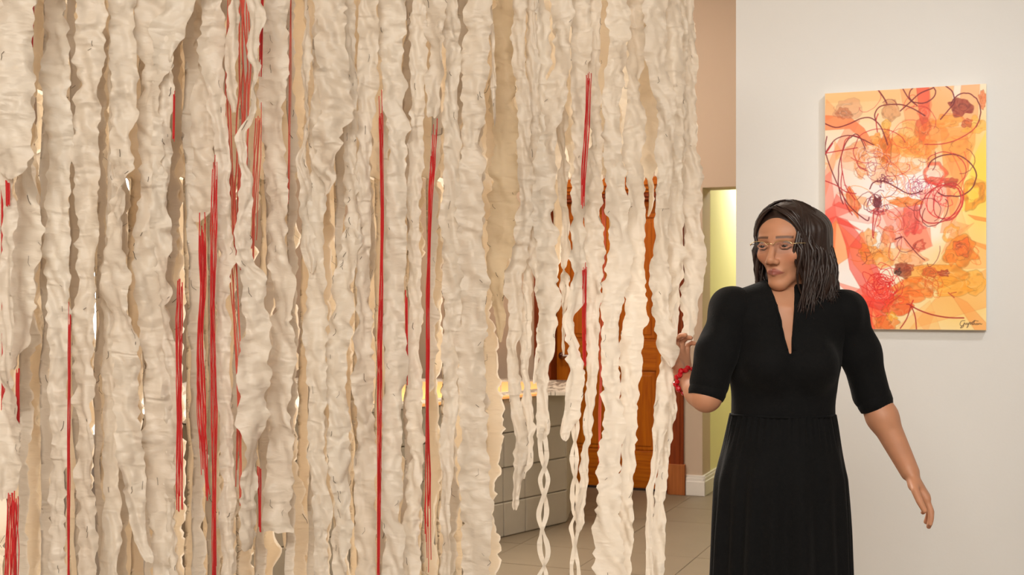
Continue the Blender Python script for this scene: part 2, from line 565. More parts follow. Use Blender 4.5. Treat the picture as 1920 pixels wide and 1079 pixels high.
# mosaic border: thin stone slivers on a pale ledge
ledge_in = inset(poly, 0.13)
ledge_out = inset(poly, -0.012)
lb = MB()
n = len(poly)
for i in range(n):
    j = (i + 1) % n
    for z0, z1 in ((HT, HT + 0.022),):
        lb.prism([ledge_out[i], ledge_out[j], ledge_in[j], ledge_in[i]], z0, z1)
M['ledge'] = simple('pale_ledge', L(214, 204, 190), 0.5, var=0.05, scale=30)
lb.build('ledge', M['ledge'], ct)
M['sliver1'] = simple('mosaic_grey', L(150, 136, 120), 0.35, var=0.2, scale=40)
M['sliver2'] = simple('mosaic_cream', L(216, 204, 186), 0.35, var=0.1, scale=40)
sv = [MB(), MB()]
for i in (0, 1, 2):
    p, q = poly[i], poly[i + 1]
    ln = np.linalg.norm(q - p); e = (q - p) / ln; nn = np.array([-e[1], e[0], 0])
    for r in range(7):
        x = 0.01
        while x < ln - 0.02:
            w = random.uniform(0.05, 0.16)
            sv[random.random() < 0.5].box(p, e, nn, Z, (x, min(x + w, ln - 0.01)), (r * 0.018 + 0.003, r * 0.018 + 0.019), (HT + 0.021, HT + 0.025))
            x += w + 0.004
for s_, mk in zip(sv, ('sliver1', 'sliver2')):
    tag(s_.build('mosaic_slivers', M[mk], ct), kind='stuff')
# extra mosaic field at the right end, then emissive amber plates
M['amber'] = emitter('emissive_amber', L(240, 168, 100), 0.55)
def on_top(x, y, z=HT + 0.02):
    D = F * (CAMZ - z) / (y - HY)
    return px(x, y, D)
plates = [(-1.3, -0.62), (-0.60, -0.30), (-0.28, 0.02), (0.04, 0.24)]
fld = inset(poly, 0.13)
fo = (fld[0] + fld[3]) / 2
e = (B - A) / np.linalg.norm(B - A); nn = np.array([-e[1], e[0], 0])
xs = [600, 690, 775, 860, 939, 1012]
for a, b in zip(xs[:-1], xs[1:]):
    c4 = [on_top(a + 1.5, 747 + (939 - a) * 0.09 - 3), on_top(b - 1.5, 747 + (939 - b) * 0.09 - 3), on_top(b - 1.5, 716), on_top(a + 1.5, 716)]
    MB().prism([(p[0], p[1]) for p in c4], HT + 0.004, HT + 0.018).build('amber_plate', M['amber'], ct)
mf = [MB(), MB()]
b0, b1 = on_top(1014, 739), on_top(1062, 733)
for r in range(24):
    fr = r / 24.0
    yy = 717 + 20 * (1 - fr)
    D = F * (CAMZ - HT - 0.02) / (yy - HY)
    xx = 1014.0
    while xx < 1066:
        w = random.uniform(8, 22)
        x2 = min(xx + w, 1068)
        p1 = px(xx, yy, D); p2 = px(x2, yy, D)
        mf[random.random() < 0.5].box((p1[0], p1[1], 0), (1, 0, 0), (0, 1, 0), Z, (0.002, p2[0] - p1[0] - 0.002), (0.0, 0.036), (HT + 0.004, HT + 0.0235))
        xx = x2
for s_, mk in zip(mf, ('sliver1', 'sliver2')):
    tag(s_.build('mosaic_slivers', M[mk], ct), kind='stuff')
MB().prism([ (p[0], p[1]) for p in ledge_in], HT - 0.012, HT + 0.003).build('top_slab', M['ledge'], ct)

# ------------------------------------------------------------------ hanging strips
ZTOP = 2.42


def layer_depth(x, off):
    return 2.45 + 0.85 * min(max(x, -60), 1320) / 1300.0 + off


def rail(off, label):
    r = empty('hanging_rail', tuple(px(600, 0, layer_depth(600, off)) * np.array([1, 1, 0]) + np.array([0, 0, ZTOP])))
    pts = []
    for x in range(-80, 1341, 40):
        D = layer_depth(x, off)
        p = px(x, 0, D); pts.append((p[0], p[1], ZTOP + 0.006))
    MB().tube(pts, 0.006, 8).build('rod', M['steel'], r, smooth=True)
    for q in (pts[1], pts[len(pts) // 2], pts[-2]):
        MB().tube([(q[0], q[1], ZTOP + 0.01), (q[0], q[1], CEIL)], 0.0012, 5).build('wire', M['steel'], r)
    tag(r, label, 'rail', 'rails carrying the strip curtain')


rail(0.0, 'steel rail carrying the front row of strips, above the picture')
rail(0.13, 'steel rail carrying the second row of strips, above the picture')
rail(0.27, 'steel rail carrying the middle row of strips, above the picture')
rail(0.50, 'steel rail carrying the rear row of strips, above the picture')


def smooth_interp(y, ys, vs, sig):
    v = np.interp(y, ys, vs)
    n = max(3, int(sig) | 1)
    k = np.hanning(n + 2)[1:-1]; k /= k.sum()
    vp = np.pad(v, (n // 2, n // 2), mode='edge')
    return np.convolve(vp, k, mode='valid')


def smoothstep(a, b, x):
    t = np.clip((x - a) / (b - a), 0, 1)
    return t * t * (3 - 2 * t)


def strip_grid(path, D, off_layer_D, seed, end=None, step=0.007, cols=9, twist=0.45, crump=1.0, ruffle=1.0, gaps=(), taper=0.0, zend=0.3):
    """grid of points of one crinkled strip; path = (y, x, width) in photo pixels at distance D"""
    ys = np.array([p[0] for p in path], float); xs = np.array([p[1] for p in path], float); ws = np.array([p[2] for p in path], float)
    z1 = max(zat(end, D), 0.05) if end is not None else zend
    z = np.arange(ZTOP, z1, -step)
    y = HY - (z - CAMZ) * F / D
    sig = 0.035 / step
    cx = smooth_interp(y, ys, xs, sig); w = smooth_interp(y, ys, ws, sig)
    m = D / F
    hwL = w * 0.5 * m * (1 + 0.20 * noise2(z / 0.11, 8.3, seed + 19) + 0.26 * noise2(z / 0.040, 0.3, seed) + 0.20 * noise2(z / 0.013, 1.3, seed + 1))
    hwR = w * 0.5 * m * (1 + 0.20 * noise2(z / 0.12, 9.3, seed + 20) + 0.26 * noise2(z / 0.043, 5.3, seed + 2) + 0.20 * noise2(z / 0.0125, 7.3, seed + 3))
    X0 = (cx - 960) * m + 0.006 * noise2(z / 0.11, 0.7, seed + 4) + 0.0025 * noise2(z / 0.035, 0.9, seed + 18)
    if gaps:
        for (g0, g1, ga, gb) in gaps:
            r = smoothstep(ga - 10, ga + 14, y) * (1 - smoothstep(gb - 14, gb + 10, y))
            if r.max() <= 0: continue
            gc = (g0 + g1) / 2
            gl = (g0 - 960) * m; gr = (g1 - 960) * m
            left = np.interp(gc, [0, 1], [0, 1]) > np.mean(cx)
            if left:
                lim = gl - X0
                hwR = np.where(r > 0, np.minimum(hwR, hwR * (1 - r) + np.maximum(lim, -hwL + 0.004) * r), hwR)
            else:
                lim = X0 - gr
                hwL = np.where(r > 0, np.minimum(hwL, hwL * (1 - r) + np.maximum(lim, -hwR + 0.004) * r), hwL)
    if end is not None and taper > 0:
        tt = np.clip((z - z1) / taper, 0, 1)
        f = np.sqrt(1 - (1 - tt) ** 2) * 0.9 + 0.1 * tt
        hwL = hwL * f; hwR = hwR * f
    s = np.linspace(-1, 1, cols)
    S, Zg = np.meshgrid(s, z)
    lat = np.where(S < 0, S * hwL[:, None], S * hwR[:, None])
    phi = twist * (1.6 * noise2(z / 0.20, 2.1, seed + 5) + 0.5 * noise2(z / 0.07, 2.9, seed + 6))
    phi = phi[:, None]
    wl = (hwL + hwR)[:, None] * 0.5
    e = np.abs(S)
    dep = ruffle * np.minimum(1.0, wl / 0.022) * (
        0.0100 * e ** 1.5 * noise2(Zg / 0.036 + 3 * np.sign(S), S * 0.6, seed + 7)
        + 0.0062 * e ** 2 * noise2(Zg / 0.013, np.sign(S) * 3.1, seed + 8))
    cr_a = noise2(Zg / 0.085 + S * 0.7, S * 0.9 + Zg * 3, seed + 9)
    rid = 1 - np.abs(noise2(Zg / 0.060 + S * 0.9, S * 0.9 + Zg * 4, seed + 10)) * 2
    gat = noise2(Zg / 0.016 + 1.5 * noise2(Zg / 0.06, S * 0.8, seed + 15) + S * (0.5 if seed % 2 else -0.5) * (1 + noise2(Zg / 0.3, 0 * S, seed + 21)), S * 0.55, seed + 11)
    gmix = 0.35 + 0.65 * smoothstep(-0.2, 0.5, noise2(Zg / 0.22, 0.2 + S * 0.4, seed + 16))
    rid2 = 1 - np.abs(noise2(Zg / 0.027 - S * 0.8 + 0.8 * cr_a, S * 1.6, seed + 17)) * 2
    dep = dep + crump * np.minimum(1.0, wl / 0.02) * (0.0058 * cr_a + 0.0046 * rid + 0.0030 * rid2 + 0.0046 * gat * gmix)
    dep = dep + 0.35 * wl * (1 - S * S) * noise2(Zg / 0.16, 0.5 + 0 * S, seed + 12)
    ramp = smoothstep(0, 0.16, ZTOP - Zg)
    Yb = D + (off_layer_D - D) * (1 - ramp) + 0.02 * ramp * noise2(Zg / 0.5, 4.4 + 0 * S, seed + 13)
    X = X0[:, None] + lat * np.cos(phi) - dep * np.sin(phi)
    Y = Yb + lat * np.sin(phi) + dep * np.cos(phi)
    Zz = Zg + 0.004 * crump * noise2(Zg / 0.03, S * 2, seed + 14) * (Zg < ZTOP - 0.02)
    return np.stack([X, Y, Zz], -1)


def grid_mesh(name, P):
    r, c = P.shape[:2]
    idx = np.arange(r * c).reshape(r, c)
    Q = np.stack([idx[:-1, :-1], idx[:-1, 1:], idx[1:, 1:], idx[1:, :-1]], -1).reshape(-1, 4)
    return mesh_np(name, P.reshape(-1, 3), Q)


def stitches(P, seed, dens, parent):
    r_ = np.random.RandomState(seed)
    mb = MB()
    R, Cn = P.shape[:2]
    k = int(R * dens * 0.55)
    runs = r_.randint(0, Cn, 2)
    for _ in range(k):
        i = r_.randint(2, max(3, R - 8)); j = runs[r_.randint(2)] if r_.rand() < 0.75 else r_.randint(0, Cn)
        ln = r_.randint(2, 5)
        pts = [P[min(i + q, R - 1), min(max(j + (r_.randint(-1, 2) if q == ln - 1 else 0), 0), Cn - 1)] + np.array([r_.uniform(-.001, .001), -0.0022, 0]) for q in range(ln)]
        if len(pts) >= 2:
            mb.tube(pts, r_.uniform(0.0003, 0.0007), 3, cap=False)
    if mb.v:
        tag(mb.build('stitching', M['stitch'], parent), kind='stuff')


def add_strip(P, mat, label, group, dens=0.07, seed=0, name='fabric_strip', extra=None):
    o = link(name, grid_mesh(name, P), mat, None, smooth=True)
    tag(o, label, 'fabric strip', group)
    if dens > 0:
        stitches(P, seed + 500, dens, o)
    if extra is not None:
        for E_ in extra:
            link('side_ribbon', grid_mesh('side_ribbon', E_), mat, o, smooth=True)
    return o


# front row, left to right: key, nickname, path (y, x, width), end row, options, label
FR = [
 ('broad leftmost strip', [(0, 26, 64), (200, 27, 68), (335, 24, 62)], 338, {'tp': .03, 'do': -.06},
  'broad soft cream strip at the far left edge, ending above a red patch'),
 ('second strip at left edge', [(0, 50, 30), (335, 44, 34), (420, 38, 66), (560, 32, 62), (640, 25, 60), (690, 22, 40)], 696, {'tp': .04},
  'cream strip at the left edge with a wide rounded lower end, under the broadest one'),
 ('short lower left strip', [(0, 15, 24), (690, 14, 26), (780, 20, 46), (930, 18, 44)], 938, {'tp': .05, 'do': -.03},
  'pinkish cream strip end at the lower left, above the thick red threads'),
 ('strip by the left red slivers', [(0, 100, 62), (120, 103, 60), (260, 108, 50), (330, 112, 46), (430, 105, 52), (560, 112, 46), (700, 112, 34), (1079, 108, 34)], None, {},
  'long cream strip just left of the thin straight red line, full height'),
 ('strip left of the white gap', [(0, 170, 60), (130, 166, 52), (176, 159, 40), (280, 159, 40), (400, 160, 44), (540, 160, 44), (640, 158, 44), (800, 160, 40), (1079, 160, 44)], None, {},
  'long cream strip whose right edge borders the bright white gap'),
 ('strip with a curled tail', [(0, 228, 46), (150, 230, 48), (300, 226, 50), (420, 220, 46), (540, 218, 50), (680, 240, 40), (760, 235, 50), (860, 240, 46), (930, 245, 36), (1000, 262, 26), (1050, 278, 22)], 1060, {'tp': .02, 'do': -.03},
  'scalloped cream strip bending right into a narrow curled tail near the bottom'),
 ('narrow strip under the white gap', [(0, 214, 16), (280, 212, 16), (540, 206, 26), (780, 210, 26), (1079, 208, 34)], None, {'do': .03},
  'narrow cream strip hanging right of the lower white gap'),
 ('wide strip right of the tailed one', [(0, 285, 66), (110, 288, 60), (200, 275, 56), (330, 282, 50), (450, 272, 46), (600, 288, 56), (700, 300, 50), (850, 300, 56), (950, 305, 44), (1079, 305, 40)], None, {},
  'wide puckered cream strip two strips left of the short red dash'),
 ('arched ruffled strip', [(0, 345, 66), (50, 322, 56), (110, 308, 44), (220, 308, 34), (330, 306, 32), (430, 302, 36), (700, 318, 28), (1079, 318, 30)], None, {'ru': 1.6, 'do': -.02},
  'ruffled cream strip that bulges at the top and hangs left of a short red dash'),
 ('strip above the red threads', [(0, 375, 46), (100, 380, 42), (200, 380, 42), (300, 378, 42), (380, 372, 50), (410, 366, 40)], 418, {'tp': .03, 'do': .04},
  'pale strip ending on a slant just above a fan of red threads'),
 ('strip left of the twisted pair', [(0, 402, 40), (80, 398, 46), (150, 406, 36), (220, 412, 34), (300, 418, 30), (400, 420, 30), (480, 424, 36), (530, 416, 40), (600, 418, 30), (800, 422, 28), (1079, 426, 28)], None, {'do': -.02},
  'zigzag cream strip leaning right, beside the red threads and the twisted ribbons'),
 ('short twisted ribbon', [(0, 442, 26), (60, 440, 26), (120, 433, 24), (180, 432, 24), (205, 438, 20)], 215, {'tw': 1.3, 'tp': .02, 'do': -.05},
  'short twisted ribbon at the top, over the separate red threads'),
 ('long S-curved ribbon', [(0, 480, 30), (40, 485, 32), (90, 476, 26), (130, 484, 26), (220, 472, 24), (260, 454, 24), (300, 456, 26), (340, 464, 24), (420, 456, 28), (480, 458, 26), (520, 473, 40), (600, 478, 52), (700, 482, 60), (800, 478, 52), (900, 468, 42), (950, 465, 34), (1020, 462, 36)], 1036, {'tw': .9, 'tp': .04, 'do': -.06},
  'long S-curved ribbon crossing the red threads and widening below the middle'),
 ('wide torn strip', [(0, 518, 50), (100, 515, 56), (200, 512, 54), (300, 515, 50), (400, 520, 54), (480, 522, 56), (540, 530, 54), (700, 526, 54), (850, 522, 56), (960, 522, 54)], 1003, {'do': -.01},
  'wide flat cream strip with a straight torn lower end, right of the S-curved ribbon'),
 ('short curled side strip', [(0, 572, 14), (60, 575, 24), (180, 578, 28), (260, 570, 18), (300, 561, 20), (345, 578, 26), (420, 576, 38), (500, 583, 24)], 514, {'tw': .8, 'tp': .03},
  'narrow curling strip with a pointed end, beside the tan gap near the top'),
 ('big folded strip', [(0, 622, 62), (100, 617, 62), (200, 622, 62), (280, 612, 58), (350, 606, 34)], 364, {'tp': .05, 'do': -.05, 'cr': 1.7},
  'broad silky folded strip ending in a point, upper middle of the curtain'),
 ('strip with black stitches', [(0, 655, 32), (100, 660, 30), (200, 658, 24), (330, 655, 30), (430, 658, 40), (540, 642, 44), (700, 632, 40), (900, 636, 40), (1079, 640, 42)], None, {'dn': .22},
  'crumpled strip with many dark stitches, left of the long red bundle'),
 ('scalloped lower strip', [(0, 600, 30), (300, 592, 30), (400, 590, 38), (560, 595, 40), (640, 590, 42), (750, 593, 36), (850, 590, 34), (950, 600, 36), (1010, 600, 28), (1079, 602, 28)], None, {'do': .02},
  'scalloped strip of the lower half, second left of the red bundle'),
 ('strip left of the red bundle', [(0, 690, 38), (100, 690, 34), (200, 687, 30), (320, 685, 26), (430, 682, 28), (540, 684, 34), (700, 684, 40), (900, 684, 40), (1079, 684, 40)], None, {},
  'gathered cream strip directly left of the long straight red bundle'),
 ('bright strip right of the red bundle', [(0, 730, 52), (80, 732, 50), (180, 735, 44), (230, 741, 40), (300, 740, 38), (430, 740, 40), (600, 742, 40), (800, 738, 40), (1000, 737, 40), (1079, 737, 40)], None, {'do': -.02},
  'bright gathered strip directly right of the long straight red bundle'),
 ('strip left of the loop end', [(0, 785, 32), (80, 781, 30), (200, 780, 30), (300, 781, 30), (400, 775, 26), (600, 774, 24), (800, 772, 30), (1079, 770, 34)], None, {},
  'narrow gathered strip between the two red bundles of the middle'),
 ('strip with a loop end', [(0, 816, 46), (60, 818, 44), (120, 815, 38), (160, 808, 28), (205, 812, 24)], 222, {'tp': .015, 'tw': .8, 'do': -.04},
  'short strip with a small looped end above the thin red threads'),
 ('strip right of the thin red threads', [(0, 850, 32), (100, 848, 28), (250, 848, 30), (400, 846, 36), (540, 846, 36), (700, 848, 32), (850, 840, 26), (950, 836, 22), (1079, 832, 26)], None, {},
  'long strip right of the thin red threads, narrowing towards the bottom'),
 ('straight-edged strip', [(0, 895, 52), (120, 890, 54), (200, 885, 42), (300, 886, 46), (450, 884, 50), (600, 882, 52), (800, 888, 54), (1079, 890, 54)], None, {'do': -.02},
  'wide white strip with a straight right edge beside the open view of the counter'),
 ('thin squiggly cord strip', [(0, 922, 10), (80, 926, 11), (160, 923, 11), (220, 926, 15)], 238, {'tw': 1.4, 'tp': .02},
  'very thin squiggly strip at the top, over the stained tan panel'),
 ('stained tan panel', [(0, 950, 54), (300, 948, 54), (420, 946, 48), (520, 930, 34), (600, 936, 18), (640, 938, 10)], 645, {'do': .12, 'mat': 'strip_dirty', 'dn': .15, 'tp': .05},
  'stained tan strip with a ragged point hanging before the pink wall'),
 ('strip with a hooked tip', [(0, 978, 28), (100, 974, 26), (200, 982, 24), (400, 988, 28), (540, 968, 34), (640, 962, 26), (740, 966, 22), (820, 975, 26), (880, 972, 26), (920, 968, 18), (950, 963, 12)], 958, {'tp': .015},
  'long strip with a hooked narrow tip hanging before the stone counter'),
 ('partner of the hooked strip', [(0, 1000, 22), (300, 1002, 26), (540, 988, 22), (700, 985, 18), (780, 990, 26), (860, 986, 28), (890, 980, 22)], 902, {'tp': .04, 'do': .03},
  'slender strip joined to the right of the hooked one before the stone counter'),
 ('strip with a thin curl', [(0, 1014, 36), (150, 1011, 34), (300, 1008, 34), (450, 1006, 32), (540, 1010, 26), (590, 1013, 16), (640, 1010, 12), (710, 1004, 9)], 722, {'tp': .01, 'tw': .7, 'do': .02},
  'strip ending in a thin dangling curl above the glowing counter top'),
 ('leaning strip with a chain end', [(0, 1056, 42), (120, 1049, 36), (240, 1033, 36), (300, 1025, 38), (380, 1021, 38), (480, 1025, 40), (560, 1030, 40), (640, 1026, 34), (700, 1022, 22), (800, 1020, 22)], 830, {'tp': .03, 'do': -.03, 'chain': (1018, 800, 1100)},
  'strip leaning left from the top, continuing as a twisted chain to the floor'),
 ('corkscrew-ended strip', [(0, 1052, 30), (300, 1056, 24), (420, 1060, 14), (500, 1058, 20), (560, 1060, 22), (600, 1055, 11), (655, 1055, 8)], 668, {'tw': 1.6, 'tp': .01, 'do': .06},
  'small corkscrew-ended strip dangling over the steel door handle'),
 ('strip left of the bright red threads', [(0, 1090, 40), (150, 1088, 36), (300, 1087, 32), (400, 1086, 32), (520, 1084, 38), (600, 1072, 22), (640, 1075, 28), (720, 1080, 36), (780, 1075, 28), (815, 1062, 16)], 828, {'tp': .02},
  'white strip left of the bright red threads, its hooked end before the counter corner'),
 ('strip right of the bright red threads', [(0, 1118, 28), (150, 1119, 26), (300, 1117, 32), (420, 1112, 38), (540, 1113, 36), (650, 1108, 24), (780, 1102, 20), (900, 1094, 17), (1000, 1082, 18)], 1000, {'tp': .02, 'chain': (1080, 780, 1100)},
  'white strip right of the bright red threads, narrowing into looped ribbons below'),
 ('broad white strip', [(0, 1160, 46), (100, 1163, 40), (200, 1146, 36), (300, 1152, 40), (400, 1160, 50), (500, 1160, 54), (600, 1146, 30), (700, 1148, 34), (860, 1148, 48), (1000, 1140, 58), (1079, 1143, 58)], None, {'do': -.02},
  'broad white strip down the door middle, the widest one reaching the bottom edge'),
 ('strip beside the broad white one', [(0, 1192, 34), (150, 1195, 36), (300, 1190, 36), (400, 1192, 36), (540, 1190, 44), (680, 1184, 42), (800, 1180, 34), (900, 1176, 30), (1079, 1168, 34)], None, {'do': .02},
  'long white strip overlapping the right side of the broad one, before the door'),
 ('strip with a tongue end', [(0, 1228, 40), (100, 1232, 40), (180, 1246, 40), (300, 1244, 30), (420, 1243, 24), (500, 1242, 40), (600, 1242, 36), (650, 1250, 42), (676, 1258, 30)], 690, {'tp': .05, 'do': -.06},
  'white strip ending in a smooth pointed tongue beside the hand'),
 ('strip below the hand', [(0, 1262, 36), (150, 1265, 36), (300, 1262, 30), (420, 1265, 40), (540, 1258, 30), (600, 1252, 26), (700, 1246, 26), (800, 1236, 28), (860, 1228, 15), (920, 1217, 12), (1000, 1214, 13), (1079, 1214, 13)], None, {'do': .0},
  'strip passing left of the hand and thinning to a ribbon near the floor'),
 ('strip held by the hand', [(0, 1290, 26), (150, 1293, 28), (260, 1291, 30), (320, 1297, 34), (400, 1294, 32), (500, 1298, 36), (560, 1293, 36), (640, 1284, 26), (690, 1276, 18)], 704, {'tp': .04, 'do': .05},
  'rightmost strip, gathered in the hand of the person in black'),
 ('slim strip by the plinth', [(0, 1274, 24), (500, 1272, 22), (690, 1256, 16), (760, 1257, 15), (850, 1246, 19), (930, 1237, 23), (1079, 1226, 28)], None, {'do': .06},
  'slim strip hanging before the right door casing down to the floor'),
]
FGRP = 'crinkled strips of the front row'
front_x = []
for i, (nick, path, end, o, lab) in enumerate(FR):
    xm = np.mean([p[1] for p in path])
    Dl = layer_depth(path[0][1], 0.0)
    D = layer_depth(xm, 0.0) + o.get('do', 0.0) + random.uniform(-.012, .012)
    P = strip_grid(path, D, Dl, 100 + i * 17, end, 0.0062, 11, o.get('tw', 0.40), o.get('cr', 1.0), o.get('ru', 1.0), (), o.get('tp', 0.0), random.uniform(0.25, 0.5))
    extra = None
    if 'chain' in o:
        cxp, cy0, cy1 = o['chain']
        extra = []
        for sgn in (1, -1):
            z = np.arange(zat(cy0, D), max(zat(cy1, D), 0.3), -0.004)
            ph = (zat(cy0, D) - z) / 0.028 + 1.3 * noise2(z / .07, 2, i)
            xx = (cxp + (-6 if 'looped' in lab else 0) * (zat(cy0, D) - z) - 960) * D / F + sgn * 0.008 * (1 + .5 * noise2(z / .06, 6, i)) * np.sin(ph) + 0.004 * noise2(z / .08, 1, i)
            yy = D + sgn * 0.007 * np.cos(ph)
            s_ = np.linspace(-1, 1, 4)
            wv = 0.0052 * (1 + 0.3 * noise2(z / .02, 3, i + 5))
            X = xx[:, None] + s_[None] * wv[:, None]
            Y = yy[:, None] + s_[None] * 0.003 * np.sin(ph * 0.7)[:, None]
            extra.append(np.stack([X, Y, np.repeat(z[:, None], 4, 1)], -1))
    add_strip(P, M[o.get('mat', 'strip')], lab, FGRP, o.get('dn', 0.06), i, extra=extra)
    front_x.append((float(np.interp(400, [p[0] for p in path], [p[1] for p in path])), nick))

# middle and rear rows: generated, leaving the gaps that the photograph shows
GAPS = [(180, 202, 170, 285), (184, 199, 712, 790), (101, 106, 620, 760), (121, 126, 560, 640), (497, 504, 430, 500),
        (684, 690, 715, 765), (714, 722, 735, 770), (757, 766, 716, 770), (794, 824, 905, 1052), (810, 823, 715, 766), (705, 712, 760, 1000),
        (488, 508, 985, 1070), (590, 600, 960, 1070), (918, 1400, 430, 1200), (1056, 1076, 338, 1200), (1209, 1234, 333, 1200), (1126, 1142, 430, 1200), (1000, 1006, 480, 1200), (1248, 1254, 340, 520)]


def near(xc, used):
    c = sorted(front_x, key=lambda f: abs(f[0] - xc))
    for f in c:
        side = 'left' if xc < f[0] - 8 else ('right' if xc > f[0] + 8 else '')
        phrase = ('behind the ' if not side else '%s behind the ' % side) + f[1]
        if phrase not in used:
            used.add(phrase)
            return phrase
    raise RuntimeError


GAPS2 = GAPS + [(541, 574, 40, 390), (757, 775, -40, 215), (868, 872, 60, 1000), (925, 975, -60, 700), (325, 345, 60, 300), (560, 578, 560, 1000), (802, 830, 225, 720), (424, 490, -60, 520), (396, 404, 280, 1100)]


def auto_row(row, off, x0, x1, step, wlo, whi, seed, mat, group, adj, colsn, stepz, right_end, gaps=GAPS):
    r_ = np.random.RandomState(seed)
    x = x0; k = 0; used = set()
    while x < x1:
        w = r_.uniform(wlo, whi)
        D = layer_depth(x, off) + (0.04 if k % 2 else -0.04) + r_.uniform(-.015, .015)
        drift = r_.uniform(-14, 14)
        path = []
        for yy in (-300, 0, 250, 500, 750, 1000, 1200):
            path.append((yy, x + drift * (yy - 500) / 600 + r_.uniform(-5, 5), w * r_.uniform(0.85, 1.2)))
        end = None; tp = 0.0
        if x > 905:
            end = r_.uniform(*right_end); tp = 0.05
            path.append((end - 120, path[-1][1], w * 0.8)); path.append((end, path[-1][1], w * 0.35))
            path = [p for p in path[:-2] if p[0] < end - 130] + [(end - 120, x, w * .8), (end, x + r_.uniform(-8, 8), w * .3)]
        elif r_.rand() < 0.10:
            end = r_.uniform(700, 1000); tp = 0.04
        P = strip_grid(path, D, layer_depth(x, off), seed + k * 19, end, stepz, colsn, 0.38, 1.0, 1.0, gaps, tp, r_.uniform(0.2, 0.5))
        ph = near(x, used)
        add_strip(P, M[mat], '%s %s-row strip, %s' % (adj, row, ph), group, 0.04 if row == 'rear' else 0.05, seed + k)
        x += step * r_.uniform(0.85, 1.15); k += 1


auto_row('second', 0.13, -10, 905, 46, 38, 56, 8000, 'strip', 'crinkled strips of the second row', 'cream', 8, 0.0075, (330, 560), GAPS2)
auto_row('middle', 0.27, -30, 1300, 34, 46, 60, 2000, 'strip_back', 'crinkled strips of the middle row', 'tan', 7, 0.0085, (330, 560))
auto_row('rear', 0.50, -60, 1296, 40, 52, 68, 5000, 'strip_back', 'crinkled strips of the rear row', 'shaded', 6, 0.010, (240, 420))

# ------------------------------------------------------------------ red threads
RED = [  # points (y, x), width px, number of threads, material, depth offset, label
 ([(-60, 62), (110, 59)], 6, 4, 'red', .03, 'short red threads at the top left, right of the broadest strip'),
 ([(300, 4), (640, 6), (860, 6)], 9, 6, 'red', .02, 'red threads along the very left edge of the curtain'),
 ([(338, 14), (388, 15)], 10, 6, 'red', -.05, 'small red tuft below the end of the broadest left strip'),
 ([(690, 34), (810, 32)], 10, 7, 'red', -.05, 'short red tassel at the lower left, above the thicker one'),
 ([(920, 24), (1120, 22)], 24, 14, 'red', -.06, 'thick red tassel in the bottom left corner'),
 ([(560, 131), (760, 129), (1120, 128)], 7, 7, 'red', -.05, 'straight narrow red line of threads in the left quarter'),
 ([(170, 327), (268, 325)], 6, 5, 'red', -.04, 'short red dash of thread high up, right of the ruffled strip'),
 ([(520, 338), (640, 335), (980, 337)], 12, 9, 'red', -.05, 'broken red bundle left of the fan of threads'),
 ([(395, 378), (560, 380), (640, 374), (780, 378), (940, 388)], 16, 11, 'red', -.01, 'loose fan of red threads below the slanted strip end'),
 ([(270, 405), (560, 398), (800, 402), (1130, 401)], 12, 12, 'red', -.05, 'long dark red bundle just right of the loose fan'),
 ([(-60, 430), (200, 428), (400, 436), (560, 440), (720, 450), (960, 446)], 15, 6, 'red_pale', -.0, 'faded red bundle left of the S-curved ribbon'),
 ([(-60, 456), (160, 460), (330, 452), (520, 446)], 24, 6, 'red_pale', .02, 'row of separate faded red threads under the short twisted ribbon'),
 ([(-60, 494), (90, 490), (150, 487)], 9, 6, 'red', -.03, 'red threads at the top between the S-curved ribbon and wide torn strip'),
 ([(190, 488), (330, 480), (500, 474)], 13, 5, 'red_pale', .02, 'faded red threads to the right of the S-curved ribbon'),
 ([(870, 486), (1000, 488)], 7, 5, 'red', -.04, 'short red wisp low down, right of the S-curved ribbon end'),
 ([(-60, 546), (60, 545), (400, 541)], 5, 3, 'red_pale', .06, 'thin faded threads along the tan gap beside the wide torn strip'),
 ([(150, 713), (420, 717), (700, 712), (1130, 709)], 11, 12, 'red', -.05, 'long straight red bundle in the middle of the curtain'),
 ([(540, 761), (730, 764)], 4, 3, 'red', -.02, 'two fine dark red threads ending above the glowing counter'),
 ([(215, 816), (400, 806), (560, 802), (800, 801), (1000, 802), (1080, 803)], 10, 9, 'red', -.02, 'thin red bundle hanging below the small looped end'),
 ([(130, 1104), (250, 1100), (320, 1094), (392, 1092)], 9, 8, 'red', -.05, 'bright red thread streak in the upper right of the curtain'),
 ([(490, 1097), (600, 1095), (698, 1097)], 9, 8, 'red', -.012, 'bright red tassel before the oak door'),
 ([(300, 1134), (540, 1131), (760, 1125), (970, 1122)], 9, 4, 'red_pale', .05, 'few fine red threads hanging before the door, left of the broad white strip'),
]
